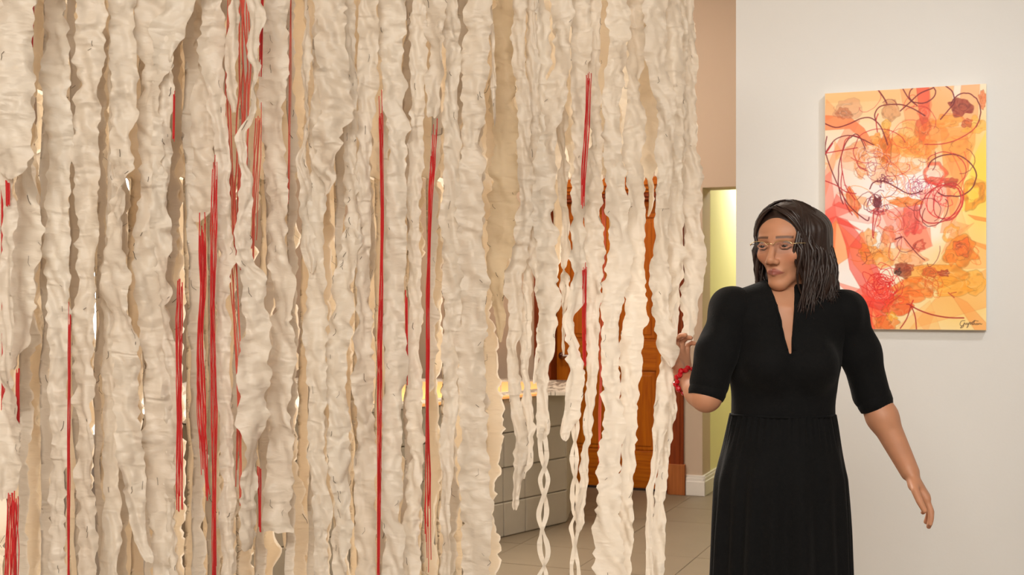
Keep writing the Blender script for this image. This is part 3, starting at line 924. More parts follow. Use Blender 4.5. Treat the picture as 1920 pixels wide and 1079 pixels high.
for bi, (pts, w, nthr, mk, off, lab) in enumerate(RED):
    ys = [p[0] for p in pts]; xs = [p[1] for p in pts]
    D = layer_depth(np.mean(xs), off)
    y0, y1 = ys[0], ys[-1]
    base = px(xs[-1], y1, D)
    e = empty('thread_bundle', (base[0], base[1], max(0, base[2])))
    tag(e, lab, 'red threads', 'red thread bundles in the strip curtain')
    r_ = np.random.RandomState(900 + bi)
    for t in range(nthr):
        a = r_.uniform(y0, y0 + (y1 - y0) * .12); b = y1 - abs(r_.normal(0, 0.10)) * (y1 - y0)
        n = max(5, int((b - a) / 22))
        yy = np.linspace(a, b, n)
        xx = smooth_interp(yy, ys, xs, 5)
        offx = (t + 0.5) / nthr - 0.5 + r_.uniform(-.06, .06)
        wig = 0.16 * noise2(yy / 60.0, t * 1.7, bi) + 0.05 * noise2(yy / 17.0, t * 2.7, bi + 40)
        wl = w * (0.75 + 0.35 * noise2(yy / 150.0, 0.2, bi + 9))
        P = [px(x + (offx + q) * w_, y, D + 0.004 * math.sin(t * 2.4)) for x, y, q, w_ in zip(xx, yy, wig, wl)]
        MB().tube(P, max(0.0006, (0.62 if mk == 'red' else 0.36) * w / nthr * D / F) * r_.uniform(.8, 1.25), 4, cap=False).build('thread', M[mk], e)

# ------------------------------------------------------------------ the picture on the wall
def make_print(W, H):
    """rasterise the abstract print (veils, blobs, threads) into a W x H colour grid, row 0 at the top"""
    gx, gy = np.meshgrid((np.arange(W) + .5) / W, (np.arange(H) + .5) / H)
    img = np.zeros((H, W, 3))

    def T(p):                      # crop coordinates -> picture coordinates
        u = (p[0] - 105) / 627.0
        top = 98 - 26 * u
        return (u, (p[1] - top) / (1012 - top))

    base = np.array([252, 246, 238.0])
    img[:] = base

    def wash(cx, cy, rx, ry, c, a):
        cu, cv = T((cx, cy))
        d = ((gx - cu) / (rx / 627)) ** 2 + ((gy - cv) / (ry / 920)) ** 2
        k = (a * np.exp(-d))[..., None]
        img[:] = img * (1 - k) + np.array(c, float) * k
    wash(150, 130, 330, 110, (248, 218, 172), .9)
    wash(420, 110, 260, 80, (248, 206, 160), .6)
    wash(715, 470, 90, 220, (250, 218, 104), .9)
    wash(640, 920, 220, 170, (250, 218, 150), .9)
    wash(250, 1000, 220, 80, (248, 220, 160), .8)
    wash(400, 330, 190, 80, (252, 190, 110), .5)
    wash(560, 240, 180, 110, (248, 180, 110), .6)
    wash(640, 700, 150, 120, (250, 210, 130), .6)
    wash(130, 560, 70, 200, (246, 190, 180), .5)
    wash(360, 450, 130, 110, (255, 244, 244), .9)
    wash(470, 480, 70, 60, (255, 255, 255), .9)
    wash(280, 600, 130, 60, (255, 252, 250), .9)
    wash(190, 820, 80, 80, (255, 250, 250), .9)
    wash(540, 640, 60, 50, (255, 252, 245), .8)

    wash(420, 450, 120, 70, (255, 252, 252), .9)
    wash(380, 610, 60, 50, (255, 250, 250), .8)

    def poly(pts, c, a, edge=True, c2=None):
        p = np.array([T(q) for q in pts])
        ins = np.zeros((H, W), bool); dist = np.full((H, W), 9.0)
        n = len(p)
        for i in range(n):
            x1, y1 = p[i]; x2, y2 = p[(i + 1) % n]
            cond = (y1 > gy) != (y2 > gy)
            with np.errstate(divide='ignore', invalid='ignore'):
                xi = (x2 - x1) * (gy - y1) / (y2 - y1 + 1e-12) + x1
            ins ^= cond & (gx < xi)
            dx, dy = x2 - x1, (y2 - y1)
            t = np.clip(((gx - x1) * dx + (gy - y1) * 1.5 * 1.5 * dy) / (dx * dx + 2.25 * dy * dy + 1e-12), 0, 1)
            dist = np.minimum(dist, np.hypot(gx - x1 - t * dx, (gy - y1 - t * dy) * 1.5))
        sd = np.where(ins, -dist, dist)
        k = np.clip(0.5 - sd / 0.006, 0, 1) * a
        k *= 0.86 + 0.14 * noise2(gx * 9, gy * 13, int(abs(pts[0][0])))
        cc = np.array(c, float)
        if c2 is not None:
            w = np.clip((gy - p[:, 1].min()) / (np.ptp(p[:, 1]) + 1e-6), 0, 1)[..., None]
            cc = cc * (1 - w) + np.array(c2, float) * w
        img[:] = img * (1 - k[..., None]) + cc * k[..., None]
        if edge:
            k2 = (np.clip(1 - np.abs(sd) / 0.005, 0, 1) * a * .45)[..., None]
            img[:] = img * (1 - k2) + np.array(c, float) * 0.86 * k2

    O1 = (238, 140, 92); PK = (244, 150, 136); RD = (222, 62, 50)
    poly([(105, 98), (405, 88), (405, 128), (105, 136)], (240, 200, 150), .55, False)
    poly([(105, 183), (205, 190), (262, 235), (305, 305), (280, 300), (205, 235), (105, 240)], O1, .75)
    poly([(200, 210), (245, 205), (215, 260), (150, 350), (130, 420), (105, 500), (105, 400), (150, 300)], (244, 150, 116), .5)
    poly([(105, 420), (128, 400), (140, 500), (150, 570), (105, 650)], PK, .65)
    poly([(405, 84), (525, 79), (500, 200), (470, 260), (430, 240)], (240, 170, 120), .6)
    poly([(468, 82), (515, 80), (527, 150), (500, 250), (480, 200)], (218, 84, 66), .65)
    poly([(518, 80), (612, 74), (600, 180), (560, 240), (520, 200)], (248, 186, 134), .65)
    poly([(612, 74), (640, 73), (632, 115), (606, 125)], (250, 244, 238), .8)
    poly([(640, 73), (708, 71), (700, 200), (660, 230), (630, 190)], (246, 178, 130), .7)
    poly([(560, 240), (692, 235), (690, 300), (640, 470), (600, 590), (570, 380)], (246, 172, 90), .6)
    poly([(600, 250), (660, 240), (670, 380), (625, 480), (560, 300)], (242, 150, 90), .35)
    poly([(590, 470), (640, 520), (600, 640), (560, 640)], (246, 160, 110), .55)
    poly([(690, 340), (732, 250), (732, 520), (640, 560)], (250, 222, 90), .5, False)
    poly([(105, 590), (150, 575), (200, 600), (250, 630), (150, 600), (140, 760), (128, 790), (105, 620)], (226, 84, 66), .6)
    poly([(105, 640), (150, 590), (205, 700), (200, 735), (115, 790), (105, 770)], (244, 160, 92), .65)
    poly([(150, 575), (195, 590), (255, 660), (300, 740), (340, 830), (385, 890), (330, 1000), (270, 890), (205, 780), (190, 690)], RD, .58)
    poly([(155, 600), (260, 690), (300, 800), (340, 880), (300, 850), (220, 760), (190, 660)], (240, 130, 80), .45)
    poly([(105, 555), (160, 520), (250, 545), (200, 560), (135, 585), (105, 600)], (236, 96, 84), .55)
    poly([(170, 545), (330, 590), (280, 605), (150, 580)], (244, 170, 160), .4)
    poly([(230, 880), (270, 880), (385, 1012), (260, 1012)], (238, 120, 74), .6)
    poly([(230, 880), (300, 890), (290, 1012), (240, 1012)], (226, 70, 50), .5)
    poly([(215, 905), (330, 940), (410, 880), (330, 905)], (214, 60, 50), .6)
    poly([(150, 830), (250, 860), (350, 930), (230, 900)], (238, 120, 100), .5)
    poly([(440, 1012), (560, 870), (732, 780), (732, 925)], (248, 194, 126), .7)
    poly([(380, 1012), (520, 900), (560, 1012)], (250, 204, 140), .5)
    poly([(600, 875), (660, 905), (732, 985), (732, 1012), (690, 1012)], (240, 168, 98), .6)
    poly([(590, 660), (732, 685), (732, 775), (600, 780)], (250, 196, 130), .6)
    poly([(625, 650), (732, 690), (732, 705), (640, 665)], (240, 150, 70), .5)
    poly([(665, 572), (732, 585), (732, 598), (690, 590)], (236, 150, 70), .7)
    poly([(330, 560), (400, 540), (480, 560), (530, 690), (470, 720), (390, 700)], (244, 136, 116), .45)
    poly([(480, 480), (590, 450), (600, 500), (540, 620), (490, 600)], (244, 142, 116), .5)
    poly([(410, 640), (520, 620), (525, 690), (470, 715), (430, 690)], (244, 140, 110), .5)
    poly([(300, 545), (360, 560), (380, 600), (330, 640), (290, 600)], (248, 170, 150), .4)
    poly([(290, 290), (400, 250), (440, 300), (380, 360), (320, 380)], (244, 180, 110), .4)

    S_ = W / 300.0
    folds = []

    sr = random.Random(44)
    for q in range(34):
        cx, cy = sr.uniform(120, 720), sr.uniform(90, 1000)
        dx_, dy_ = cx - 410, cy - 500
        if math.hypot(dx_ / 230, dy_ / 330) < .75: continue
        an = sr.uniform(0, 6.28); ln_ = sr.uniform(60, 170); wd = sr.uniform(12, 46)
        ex, ey = math.cos(an), math.sin(an)
        cshard = RD if (cx < 330 and cy > 520) else sr.choice([(246, 176, 110), (244, 160, 96), (250, 206, 140), (240, 140, 90)])
        poly([(cx, cy), (cx + ex * ln_ - ey * wd, cy + ey * ln_ + ex * wd), (cx + ex * ln_ * .9 + ey * wd, cy + ey * ln_ * .9 - ex * wd)], cshard, sr.uniform(.22, .45))

    def blob(cx, cy, rx, ry, c, a, ring=0.0, rot=0.0, wob=.30, out=.38):
        folds.append((cx, cy, rx, ry, c, a, rot))
        cu, cv = T((cx, cy))
        dx = (gx - cu) * 627; dy = (gy - cv) * 920
        cr, sr = math.cos(rot), math.sin(rot)
        x = (dx * cr + dy * sr) / rx; y = (-dx * sr + dy * cr) / ry
        r = np.hypot(x, y); th = np.arctan2(y, x)
        sd_ = int(cx * 7 + cy)
        r = r * (1 + wob * noise2(np.cos(th) * 2.3 + 9, np.sin(th) * 2.3 + 5, sd_) + 0.08 * noise2(th * 3, 0 * th, sd_ + 3))
        k = np.clip((1 - r) / 0.10, 0, 1)
        if ring > 0: k *= np.clip((r - ring) / 0.15, 0.12, 1)
        tex = 0.78 + 0.34 * np.abs(noise2(x * 2.2 + 3 * noise2(x * 1.5, y * 1.5, sd_ + 5), y * 1.4, sd_ + 7))
        kk = (k * a * .92 * np.clip(tex, .5, 1.1))[..., None].clip(0, 1)
        img[:] = img * (1 - kk) + np.array(c, float) * kk
        kf = (np.clip(noise2(x * 3 + y, y * 3, sd_ + 11) - .25, 0, 1) * k * a * .7)[..., None]
        img[:] = img * (1 - kf) + np.array(c, float) * .72 * kf
        ke = (np.clip(1 - np.abs(r - 0.97) / 0.07, 0, 1) * a * out)[..., None]
        img[:] = img * (1 - ke) + np.array(c, float) * 0.66 * ke

    OR = (240, 154, 62)
    for b in [(235, 330, 46, 48, (226, 150, 100), .55), (250, 385, 26, 50, (242, 158, 90), .55), (200, 350, 40, 50, (246, 190, 160), .35),
              (400, 300, 62, 38, OR, .6), (345, 330, 26, 78, (214, 122, 44), .75), (310, 280, 24, 26, (236, 150, 60), .7), (480, 310, 60, 40, OR, .6), (445, 330, 50, 22, (246, 180, 90), .6),
              (420, 390, 66, 26, (246, 176, 120), .6), (340, 410, 50, 40, (248, 186, 140), .55), (520, 330, 22, 40, (240, 160, 80), .6),
              (495, 235, 30, 50, (204, 92, 52), .7), (500, 180, 26, 40, (226, 120, 84), .5), (530, 250, 60, 40, (240, 140, 60), .5), (590, 212, 56, 26, (242, 164, 72), .7), (690, 232, 44, 32, (246, 190, 90), .7),
              (630, 310, 52, 46, (246, 176, 90), .55), (440, 250, 40, 50, (248, 190, 110), .45), (365, 168, 37, 40, (214, 164, 124), .8), (350, 225, 18, 24, (238, 180, 80), .7),
              (203, 155, 56, 42, (214, 164, 140), .5), (180, 175, 34, 26, (186, 116, 84), .55), (640, 160, 41, 32, (146, 58, 42), .9), (660, 220, 20, 17, (186, 88, 48), .8), (718, 135, 14, 34, (214, 120, 70), .8),
              (600, 452, 26, 20, (186, 76, 46), .85), (430, 522, 62, 19, (232, 130, 52), .85), (395, 520, 36, 14, (240, 160, 90), .7), (315, 525, 18, 22, (106, 30, 42), .9), (320, 560, 24, 14, (190, 60, 70), .5),
              (445, 590, 34, 62, (228, 92, 82), .65), (470, 620, 30, 26, (222, 76, 70), .45), (415, 600, 30, 40, (244, 140, 120), .5), (360, 650, 28, 38, (238, 138, 100), .7), (350, 700, 20, 50, (244, 170, 110), .6),
              (280, 660, 34, 32, (244, 170, 100), .6), (285, 715, 46, 28, (238, 156, 62), .75), (330, 740, 60, 34, (242, 172, 84), .6), (400, 730, 50, 40, (246, 180, 110), .5), (450, 745, 60, 34, (246, 160, 110), .5),
              (690, 830, 46, 44, (246, 188, 90), .8), (560, 800, 116, 44, (240, 164, 58), .75), (470, 850, 96, 42, (234, 134, 44), .75), (600, 845, 80, 34, (244, 176, 64), .7), (520, 835, 40, 24, (250, 220, 170), .5),
              (410, 785, 36, 30, (146, 62, 34), .75), (396, 790, 12, 12, (60, 24, 16), .8), (440, 775, 20, 16, (180, 90, 50), .7), (575, 795, 24, 12, (168, 70, 22), .85), (520, 790, 30, 20, (206, 104, 40), .7),
              (400, 920, 60, 44, (224, 102, 40), .8), (440, 880, 60, 30, (236, 130, 50), .7), (350, 985, 42, 30, (226, 134, 62), .75), (372, 960, 20, 16, (246, 190, 80), .7), (222, 935, 20, 26, (196, 128, 48), .8)]:
        blob(*b)
    blob(215, 515, 24, 62, (234, 136, 82), .9, rot=-.35)
    blob(600, 640, 30, 34, (242, 170, 70), .7, ring=.55)
    blob(635, 705, 58, 60, (240, 156, 58), .85); blob(640, 700, 36, 34, (230, 122, 42), .7, out=.8); blob(630, 690, 14, 14, (206, 92, 30), .6); blob(600, 735, 22, 30, (238, 150, 60), .7)
    blob(535, 415, 46, 44, (226, 104, 74), .8, ring=.62); blob(545, 440, 44, 14, (222, 88, 66), .7)
    blob(680, 490, 42, 54, (226, 156, 46), .85, ring=.42)
    blob(475, 690, 26, 20, (198, 90, 70), .8, ring=.5)
    blob(395, 800, 20, 16, (250, 240, 230), .0)

    def line(pts, c, wpx, a=.85, close=False):
        p = np.array([T(q) for q in pts]) * np.array([W, H])
        if close: p = np.vstack([p, p[:1]])
        n = len(p)
        out = []
        for i in range(n - 1):
            p0, p1, p2, p3 = p[max(i - 1, 0)], p[i], p[i + 1], p[min(i + 2, n - 1)]
            if close and i == 0: p0 = p[-2]
            if close and i == n - 2: p3 = p[1]
            m = max(4, int(np.hypot(*(p2 - p1)) * 1.5))
            t = np.linspace(0, 1, m, endpoint=False)[:, None]
            out.append(0.5 * ((2 * p1) + (-p0 + p2) * t + (2 * p0 - 5 * p1 + 4 * p2 - p3) * t ** 2 + (-p0 + 3 * p1 - 3 * p2 + p3) * t ** 3))
        q = np.vstack(out + [p[-1:]])
        r = wpx * 1.12 / 2
        msk = {}
        R = int(r + 1.5)
        qx = np.floor(q[:, 0]).astype(int); qy = np.floor(q[:, 1]).astype(int)
        K = np.zeros((H, W))
        for oy in range(-R, R + 1):
            for ox in range(-R, R + 1):
                ix = qx + ox; iy = qy + oy
                ok = (ix >= 0) & (ix < W) & (iy >= 0) & (iy < H)
                d = np.hypot(ix + .5 - q[:, 0], iy + .5 - q[:, 1])
                np.maximum.at(K, (iy[ok], ix[ok]), np.clip(r + .5 - d[ok], 0, 1))
        k = (K * a)[..., None]
        img[:] = img * (1 - k) + np.array(c, float) * k

    DR = (112, 18, 30); R2 = (180, 28, 40); OL = (226, 110, 70)

    def ell(cx, cy, rx, ry, c, w, a=.85, rot=0.0, a0=0.0, a1=6.283, wob=.025):
        r_ = random.Random(int(cx * 3 + cy * 5 + rx))
        pts = []
        n = 18
        for i in range(n + 1):
            t = a0 + (a1 - a0) * i / n
            k = 1 + r_.uniform(-wob, wob)
            x = rx * math.cos(t) * k; y = ry * math.sin(t) * k
            pts.append((cx + x * math.cos(rot) - y * math.sin(rot), cy + x * math.sin(rot) + y * math.cos(rot)))
        line(pts, c, w * S_, a)

    def tangle(cx, cy, rx, ry, n, c, w, a, seed):
        r_ = random.Random(seed)
        for _ in range(n):
            ox, oy = r_.gauss(0, .35) * rx, r_.gauss(0, .35) * ry
            a0 = r_.uniform(0, 6.28)
            ell(cx + ox, cy + oy, rx * r_.uniform(.25, .8), ry * r_.uniform(.25, .8), c, w, a, r_.uniform(0, 3), a0, a0 + r_.uniform(2, 6), .08)

    fr_ = random.Random(5)
    for (cx, cy, rx, ry, c, a, rot) in folds:
        if a < .3: continue
        for q in range(4):
            t0 = fr_.uniform(0, 6.28); k = fr_.uniform(.35, .95)
            f = fr_.choice((.62, .74, .8))
            cc = tuple(v * f for v in c) if fr_.random() < .65 else tuple(v * .3 + 178 for v in c)
            ell(cx + fr_.uniform(-.15, .15) * rx, cy + fr_.uniform(-.15, .15) * ry, rx * k, ry * k * fr_.uniform(.6, 1), cc, fr_.uniform(.6, 1.1), .38, rot + fr_.uniform(-.5, .5), t0, t0 + fr_.uniform(1.2, 3.4), .07)
    tangle(300, 350, 55, 60, 12, (250, 230, 225), 1.0, .8, 1)
    tangle(295, 365, 50, 60, 8, (150, 50, 70), .9, .6, 2)
    tangle(470, 470, 45, 40, 14, (166, 50, 90), .8, .6, 3)
    tangle(400, 440, 80, 60, 12, (250, 180, 150), 1.0, .6, 4)
    tangle(350, 437, 32, 14, 9, (120, 30, 70), 1.1, .75, 5)
    tangle(310, 535, 42, 42, 10, (120, 24, 50), 1.0, .75, 6)
    tangle(330, 840, 62, 80, 26, (206, 40, 40), 1.1, .7, 7)
    tangle(320, 870, 60, 70, 14, (232, 90, 70), 1.1, .7, 8)
    tangle(545, 500, 80, 70, 7, (214, 50, 60), 1.0, .7, 9)
    tangle(470, 290, 60, 50, 9, (226, 130, 60), 1.0, .6, 10)
    tangle(440, 360, 70, 70, 10, (246, 170, 110), 1.0, .6, 11)
    tangle(300, 700, 40, 60, 7, (150, 70, 50), .8, .5, 12)
    tangle(520, 830, 60, 30, 10, (214, 110, 40), 1.0, .6, 13)
    tangle(660, 720, 50, 40, 5, (220, 120, 50), 1.0, .5, 14)
    for cfg in [(215, 400, 55, 140, DR, 1.7, .1), (235, 390, 62, 130, R2, 1.4, -.15), (330, 330, 110, 90, R2, 1.2, .2)]:
        ell(cfg[0], cfg[1], cfg[2], cfg[3], cfg[4], cfg[5], .8, cfg[6], 2.0, 5.6)
    line([(105, 215), (150, 230), (200, 218), (250, 197), (290, 196), (325, 225), (345, 270), (355, 300)], DR, 1.9 * S_)
    line([(320, 90), (340, 118), (352, 140)], DR, 2.2 * S_)
    line([(105, 335), (118, 310), (150, 275), (200, 262), (250, 275), (300, 300)], DR, 1.7 * S_)
    line([(112, 265), (108, 330), (150, 440), (200, 530), (270, 590), (282, 580)], DR, 1.8 * S_)
    line([(108, 330), (135, 292)], R2, 2.2 * S_)
    line([(105, 330), (180, 318), (235, 310)], R2, 1.5 * S_)
    line([(105, 437), (150, 455), (190, 480), (230, 488)], R2, 1.6 * S_)
    line([(175, 400), (170, 460), (190, 530), (215, 570)], R2, 1.5 * S_)
    line([(310, 210), (305, 180), (330, 150), (400, 145), (450, 160), (500, 190)], DR, 1.9 * S_)
    line([(315, 250), (310, 205), (318, 180)], R2, 1.6 * S_)
    ell(490, 105, 52, 36, DR, 1.8, .9, -.2)
    line([(405, 170), (440, 140), (480, 105), (530, 85)], DR, 2.0 * S_)
    line([(415, 85), (440, 125), (470, 150)], DR, 1.8 * S_)
    line([(580, 78), (605, 100), (612, 140), (590, 170), (560, 205)], DR, 1.9 * S_)
    ell(650, 185, 60, 80, DR, 1.8, .9, .1, 3.6, 6.9)
    line([(705, 215), (680, 250), (620, 285), (560, 300), (500, 300)], R2, 1.5 * S_)
    ell(600, 420, 95, 80, DR, 1.9, .9, .25, -3.0, 1.9)
    ell(575, 400, 80, 70, R2, 1.4, .7, .1, -2.6, 1.2)
    ell(560, 530, 88, 62, R2, 1.8, .85, -.7)
    ell(575, 520, 70, 62, (214, 60, 60), 1.5, .8, -.5)
    ell(590, 520, 55, 72, R2, 1.5, .75, .4)
    ell(540, 560, 62, 40, DR, 1.4, .7, -.9, 0, 4.5)
    line([(570, 595), (610, 585), (640, 540), (648, 490)], R2, 1.6 * S_)
    line([(540, 330), (540, 380), (530, 400)], DR, 1.2 * S_)
    line([(285, 470), (300, 445), (340, 440), (390, 465), (440, 490), (490, 480)], DR, 1.9 * S_)
    line([(300, 560), (296, 640), (300, 660)], R2, 1.8 * S_)
    line([(320, 560), (305, 610), (300, 650)], R2, 1.3 * S_)
    line([(420, 660), (470, 720), (500, 745)], DR, 1.5 * S_)
    line([(385, 665), (410, 655)], DR, 2.6 * S_)
    line([(445, 920), (480, 938), (530, 955), (590, 965), (648, 966)], (160, 30, 30), 2.0 * S_)
    line([(430, 915), (445, 920), (462, 960), (468, 1012)], (160, 30, 30), 1.7 * S_)
    line([(447, 918), (430, 970), (405, 1008)], (160, 30, 30), 1.7 * S_)
    line([(455, 900), (445, 922)], (200, 50, 40), 2.0 * S_)
    line([(590, 870), (612, 888)], (190, 90, 50), 1.8 * S_)
    line([(600, 872), (620, 868)], (190, 90, 50), 1.4 * S_)
    line([(650, 330), (665, 400), (640, 460), (640, 540)], OL, 1.5 * S_, .6)
    line([(600, 330), (640, 420), (645, 520), (600, 600)], OL, 1.5 * S_, .6)
    lr = random.Random(12)
    for q in range(46):
        cx, cy = lr.gauss(430, 130), lr.gauss(450, 210)
        if not (130 < cx < 710 and 110 < cy < 960): continue
        cl = lr.choice([DR, R2, R2, (206, 70, 50), (226, 120, 60), (236, 150, 80)])
        t0 = lr.uniform(0, 6.28)
        ell(cx, cy, lr.uniform(18, 70), lr.uniform(14, 60), cl, lr.uniform(.7, 1.3), .6, lr.uniform(0, 3), t0, t0 + lr.uniform(1.5, 5.5), .03)
    # written signature in the lower right corner
    BK = (70, 46, 34)
    line([(652, 977), (640, 978), (634, 990), (640, 997), (648, 990), (650, 984), (646, 1000), (636, 1004), (648, 992), (653, 986), (656, 992), (660, 985), (663, 992), (667, 985), (664, 998), (660, 1003), (668, 988), (672, 982), (673, 991), (678, 984), (680, 992), (684, 980), (690, 975)], BK, .9 * S_, .85)
    line([(676, 984), (690, 977), (702, 978)], BK, .8 * S_, .8)
    line([(688, 978), (685, 992), (689, 987), (692, 992), (695, 986), (698, 992), (701, 986), (704, 991), (708, 986), (712, 990), (716, 988)], BK, .9 * S_, .85)
    m_ = img.mean(2, keepdims=True)
    img = m_ + (img - m_) * 1.22
    img = 255 * np.clip(img / 255, 0, 1) ** 1.22
    return np.clip(img, 0, 255)


PL = np.array([ (1549 - 960) / F * 5.0, 5.0, 0.0])        # left edge of the picture on its wall
PL = W0 + U * np.dot(PL - W0, U)
pw = 0.1225 * 5.0
pz1 = zat(178, 5.0); pz0 = zat(618, 4.9)
pic = empty('painting', tuple(PL + U * pw / 2 + Z * pz0 - Vv * 0.02))
tag(pic, 'tall abstract print of orange veils and dark red thread loops on white wall', 'painting')
M['canvas_edge'] = simple('canvas_edge', L(236, 224, 208), 0.7, var=0.03, scale=40)
TK = 0.038
MB().box(PL, U, Vv, Z, (0, pw), (-TK, -0.006), (pz0, pz1)).build('canvas', M['canvas_edge'], pic, bevel=0.0015)
MB().box(PL, U, Vv, Z, (0.05, pw - 0.05), (-0.006, 0.0), (pz0 + .05, pz1 - .05)).build('back_frame', M['canvas_edge'], pic)
NW, NH = 400, 606
im = make_print(NW, NH)
jj, ii = np.meshgrid(np.arange(NW + 1), np.arange(NH + 1))
Vp = PL[None, None] + U[None, None] * (0.001 + (pw - .002) * jj[..., None] / NW) + Z[None, None] * (pz1 - .001 - (pz1 - pz0 - .002) * ii[..., None] / NH) - Vv[None, None] * (TK + 0.0006)
idx = np.arange((NW + 1) * (NH + 1)).reshape(NH + 1, NW + 1)
Q = np.stack([idx[:-1, :-1], idx[1:, :-1], idx[1:, 1:], idx[:-1, 1:]], -1).reshape(-1, 4)
pme = mesh_np('print', Vp.reshape(-1, 3), Q)
at = pme.attributes.new('Col', 'FLOAT_COLOR', 'FACE')
cc = np.ones((NW * NH, 4), np.float32); cc[:, :3] = lin(im.reshape(-1, 3))
at.data.foreach_set('color', cc.ravel())
M['print'] = vcol_mat('printed_canvas', 0.45, 0.4, bump=0.05, bscale=500)
link('print', pme, M['print'], pic)

# ------------------------------------------------------------------ the person: signed distance modelling
class SDF:
    def __init__(s, lo, hi, h):
        s.lo = np.array(lo, np.float32); s.h = h
        n = np.ceil((np.array(hi) - s.lo) / h).astype(int) + 1
        ax = [(s.lo[i] + h * np.arange(n[i])).astype(np.float32) for i in range(3)]
        s.X, s.Y, s.Zz = np.meshgrid(*ax, indexing='ij')
        s.F = np.full(s.X.shape, 1.0, np.float32)

    def ell(s, c, r, R=None):
        dx = s.X - c[0]; dy = s.Y - c[1]; dz = s.Zz - c[2]
        if R is not None:
            dx, dy, dz = (R[0][0] * dx + R[0][1] * dy + R[0][2] * dz, R[1][0] * dx + R[1][1] * dy + R[1][2] * dz, R[2][0] * dx + R[2][1] * dy + R[2][2] * dz)
        r = np.array(r, np.float32) if not np.isscalar(r) else np.array([r] * 3, np.float32)
        k0 = np.sqrt((dx / r[0]) ** 2 + (dy / r[1]) ** 2 + (dz / r[2]) ** 2)
        k1 = np.sqrt((dx / r[0] ** 2) ** 2 + (dy / r[1] ** 2) ** 2 + (dz / r[2] ** 2) ** 2) + 1e-6
        return k0 * (k0 - 1) / k1

    def cap(s, a, b, ra, rb=None):
        rb = ra if rb is None else rb
        a = np.array(a, np.float32); b = np.array(b, np.float32); d = b - a
        t = ((s.X - a[0]) * d[0] + (s.Y - a[1]) * d[1] + (s.Zz - a[2]) * d[2]) / (np.dot(d, d) + 1e-9)
        t = np.clip(t, 0, 1)
        return np.sqrt((s.X - a[0] - t * d[0]) ** 2 + (s.Y - a[1] - t * d[1]) ** 2 + (s.Zz - a[2] - t * d[2]) ** 2) - (ra + (rb - ra) * t)

    def add(s, d, k=0.01):
        h = np.clip(0.5 + 0.5 * (s.F - d) / k, 0, 1)
        s.F = s.F * (1 - h) + d * h - k * h * (1 - h)

    def sub(s, d, k=0.01):
        h = np.clip(0.5 - 0.5 * (s.F + d) / k, 0, 1)
        s.F = s.F * (1 - h) + (-d) * h + k * h * (1 - h)

    def mesh(s):
        Fv = s.F.copy()
        Fv[0] = Fv[-1] = 1; Fv[:, 0] = Fv[:, -1] = 1; Fv[:, :, 0] = Fv[:, :, -1] = 1
        ins = Fv < 0
        nx, ny, nz = Fv.shape
        cnt = np.zeros((nx - 1, ny - 1, nz - 1), np.int8)
        for a in (0, 1):
            for b in (0, 1):
                for c in (0, 1):
                    cnt += ins[a:nx - 1 + a, b:ny - 1 + b, c:nz - 1 + c]
        act = (cnt > 0) & (cnt < 8)
        ci = np.argwhere(act)
        vid = np.full(act.shape, -1, np.int64); vid[act] = np.arange(len(ci))
        acc = np.zeros((len(ci), 3)); num = np.zeros(len(ci))
        corners = [(a, b, c) for a in (0, 1) for b in (0, 1) for c in (0, 1)]
        for p in corners:
            for q in corners:
                if sum(q[i] - p[i] for i in range(3)) != 1 or any(q[i] < p[i] for i in range(3)): continue
                fp = Fv[ci[:, 0] + p[0], ci[:, 1] + p[1], ci[:, 2] + p[2]]; fq = Fv[ci[:, 0] + q[0], ci[:, 1] + q[1], ci[:, 2] + q[2]]
                m = (fp < 0) != (fq < 0)
                t = np.where(m, fp / (fp - fq + 1e-12), 0)
                for i in range(3):
                    acc[:, i] += np.where(m, p[i] + t * (q[i] - p[i]), 0)
                num += m
        V = (ci + acc / np.maximum(num, 1)[:, None]) * s.h + s.lo
        Qs = []
        for ax in range(3):
            sl0 = [slice(None)] * 3; sl1 = [slice(None)] * 3
            sl0[ax] = slice(0, -1); sl1[ax] = slice(1, None)
            A_ = ins[tuple(sl0)]; B_ = ins[tuple(sl1)]
            e = np.argwhere(A_ != B_)
            o1, o2 = [(1, 2), (2, 0), (0, 1)][ax]
            e = e[(e[:, o1] > 0) & (e[:, o2] > 0) & (e[:, o1] < Fv.shape[o1] - 1) & (e[:, o2] < Fv.shape[o2] - 1)]
            def vv(d1, d2):
                k = e.copy(); k[:, o1] -= d1; k[:, o2] -= d2
                return vid[k[:, 0], k[:, 1], k[:, 2]]
            q = np.stack([vv(1, 1), vv(0, 1), vv(0, 0), vv(1, 0)], -1)
            fl_ = ~A_[e[:, 0], e[:, 1], e[:, 2]]
            q[fl_] = q[fl_][:, ::-1]
            Qs.append(q)
        return V, np.vstack(Qs)


def relax(V, Q, it=2, f=0.5):
    for _ in range(it):
        acc = np.zeros_like(V); n = np.zeros(len(V))
        for i in range(4):
            a, b = Q[:, i], Q[:, (i + 1) % 4]
            np.add.at(acc, a, V[b]); np.add.at(n, a, 1)
            np.add.at(acc, b, V[a]); np.add.at(n, b, 1)
        V = V * (1 - f) + f * acc / np.maximum(n, 1)[:, None]
    return V


PD = 3.2                                    # distance of the person


def pw3(x, y, dy=0.0):
    return px(x, y, PD + dy)


def rotz(a):
    return np.array([[math.cos(a), -math.sin(a), 0], [math.sin(a), math.cos(a), 0], [0, 0, 1]])


def rotx(a):
    return np.array([[1, 0, 0], [0, math.cos(a), -math.sin(a)], [0, math.sin(a), math.cos(a)]])


HEADC = pw3(1477, 459, 0.0)                  # eye height, on the head axis
RH = rotz(math.radians(-38)) @ rotx(math.radians(4))    # turned towards the strips, slightly down
def head_w(p):
    return np.asarray(p) @ RH.T + HEADC


SKIN = L(194, 138, 106); LIP = L(150, 82, 70); BROW = L(70, 44, 34); LID = L(150, 98, 78)
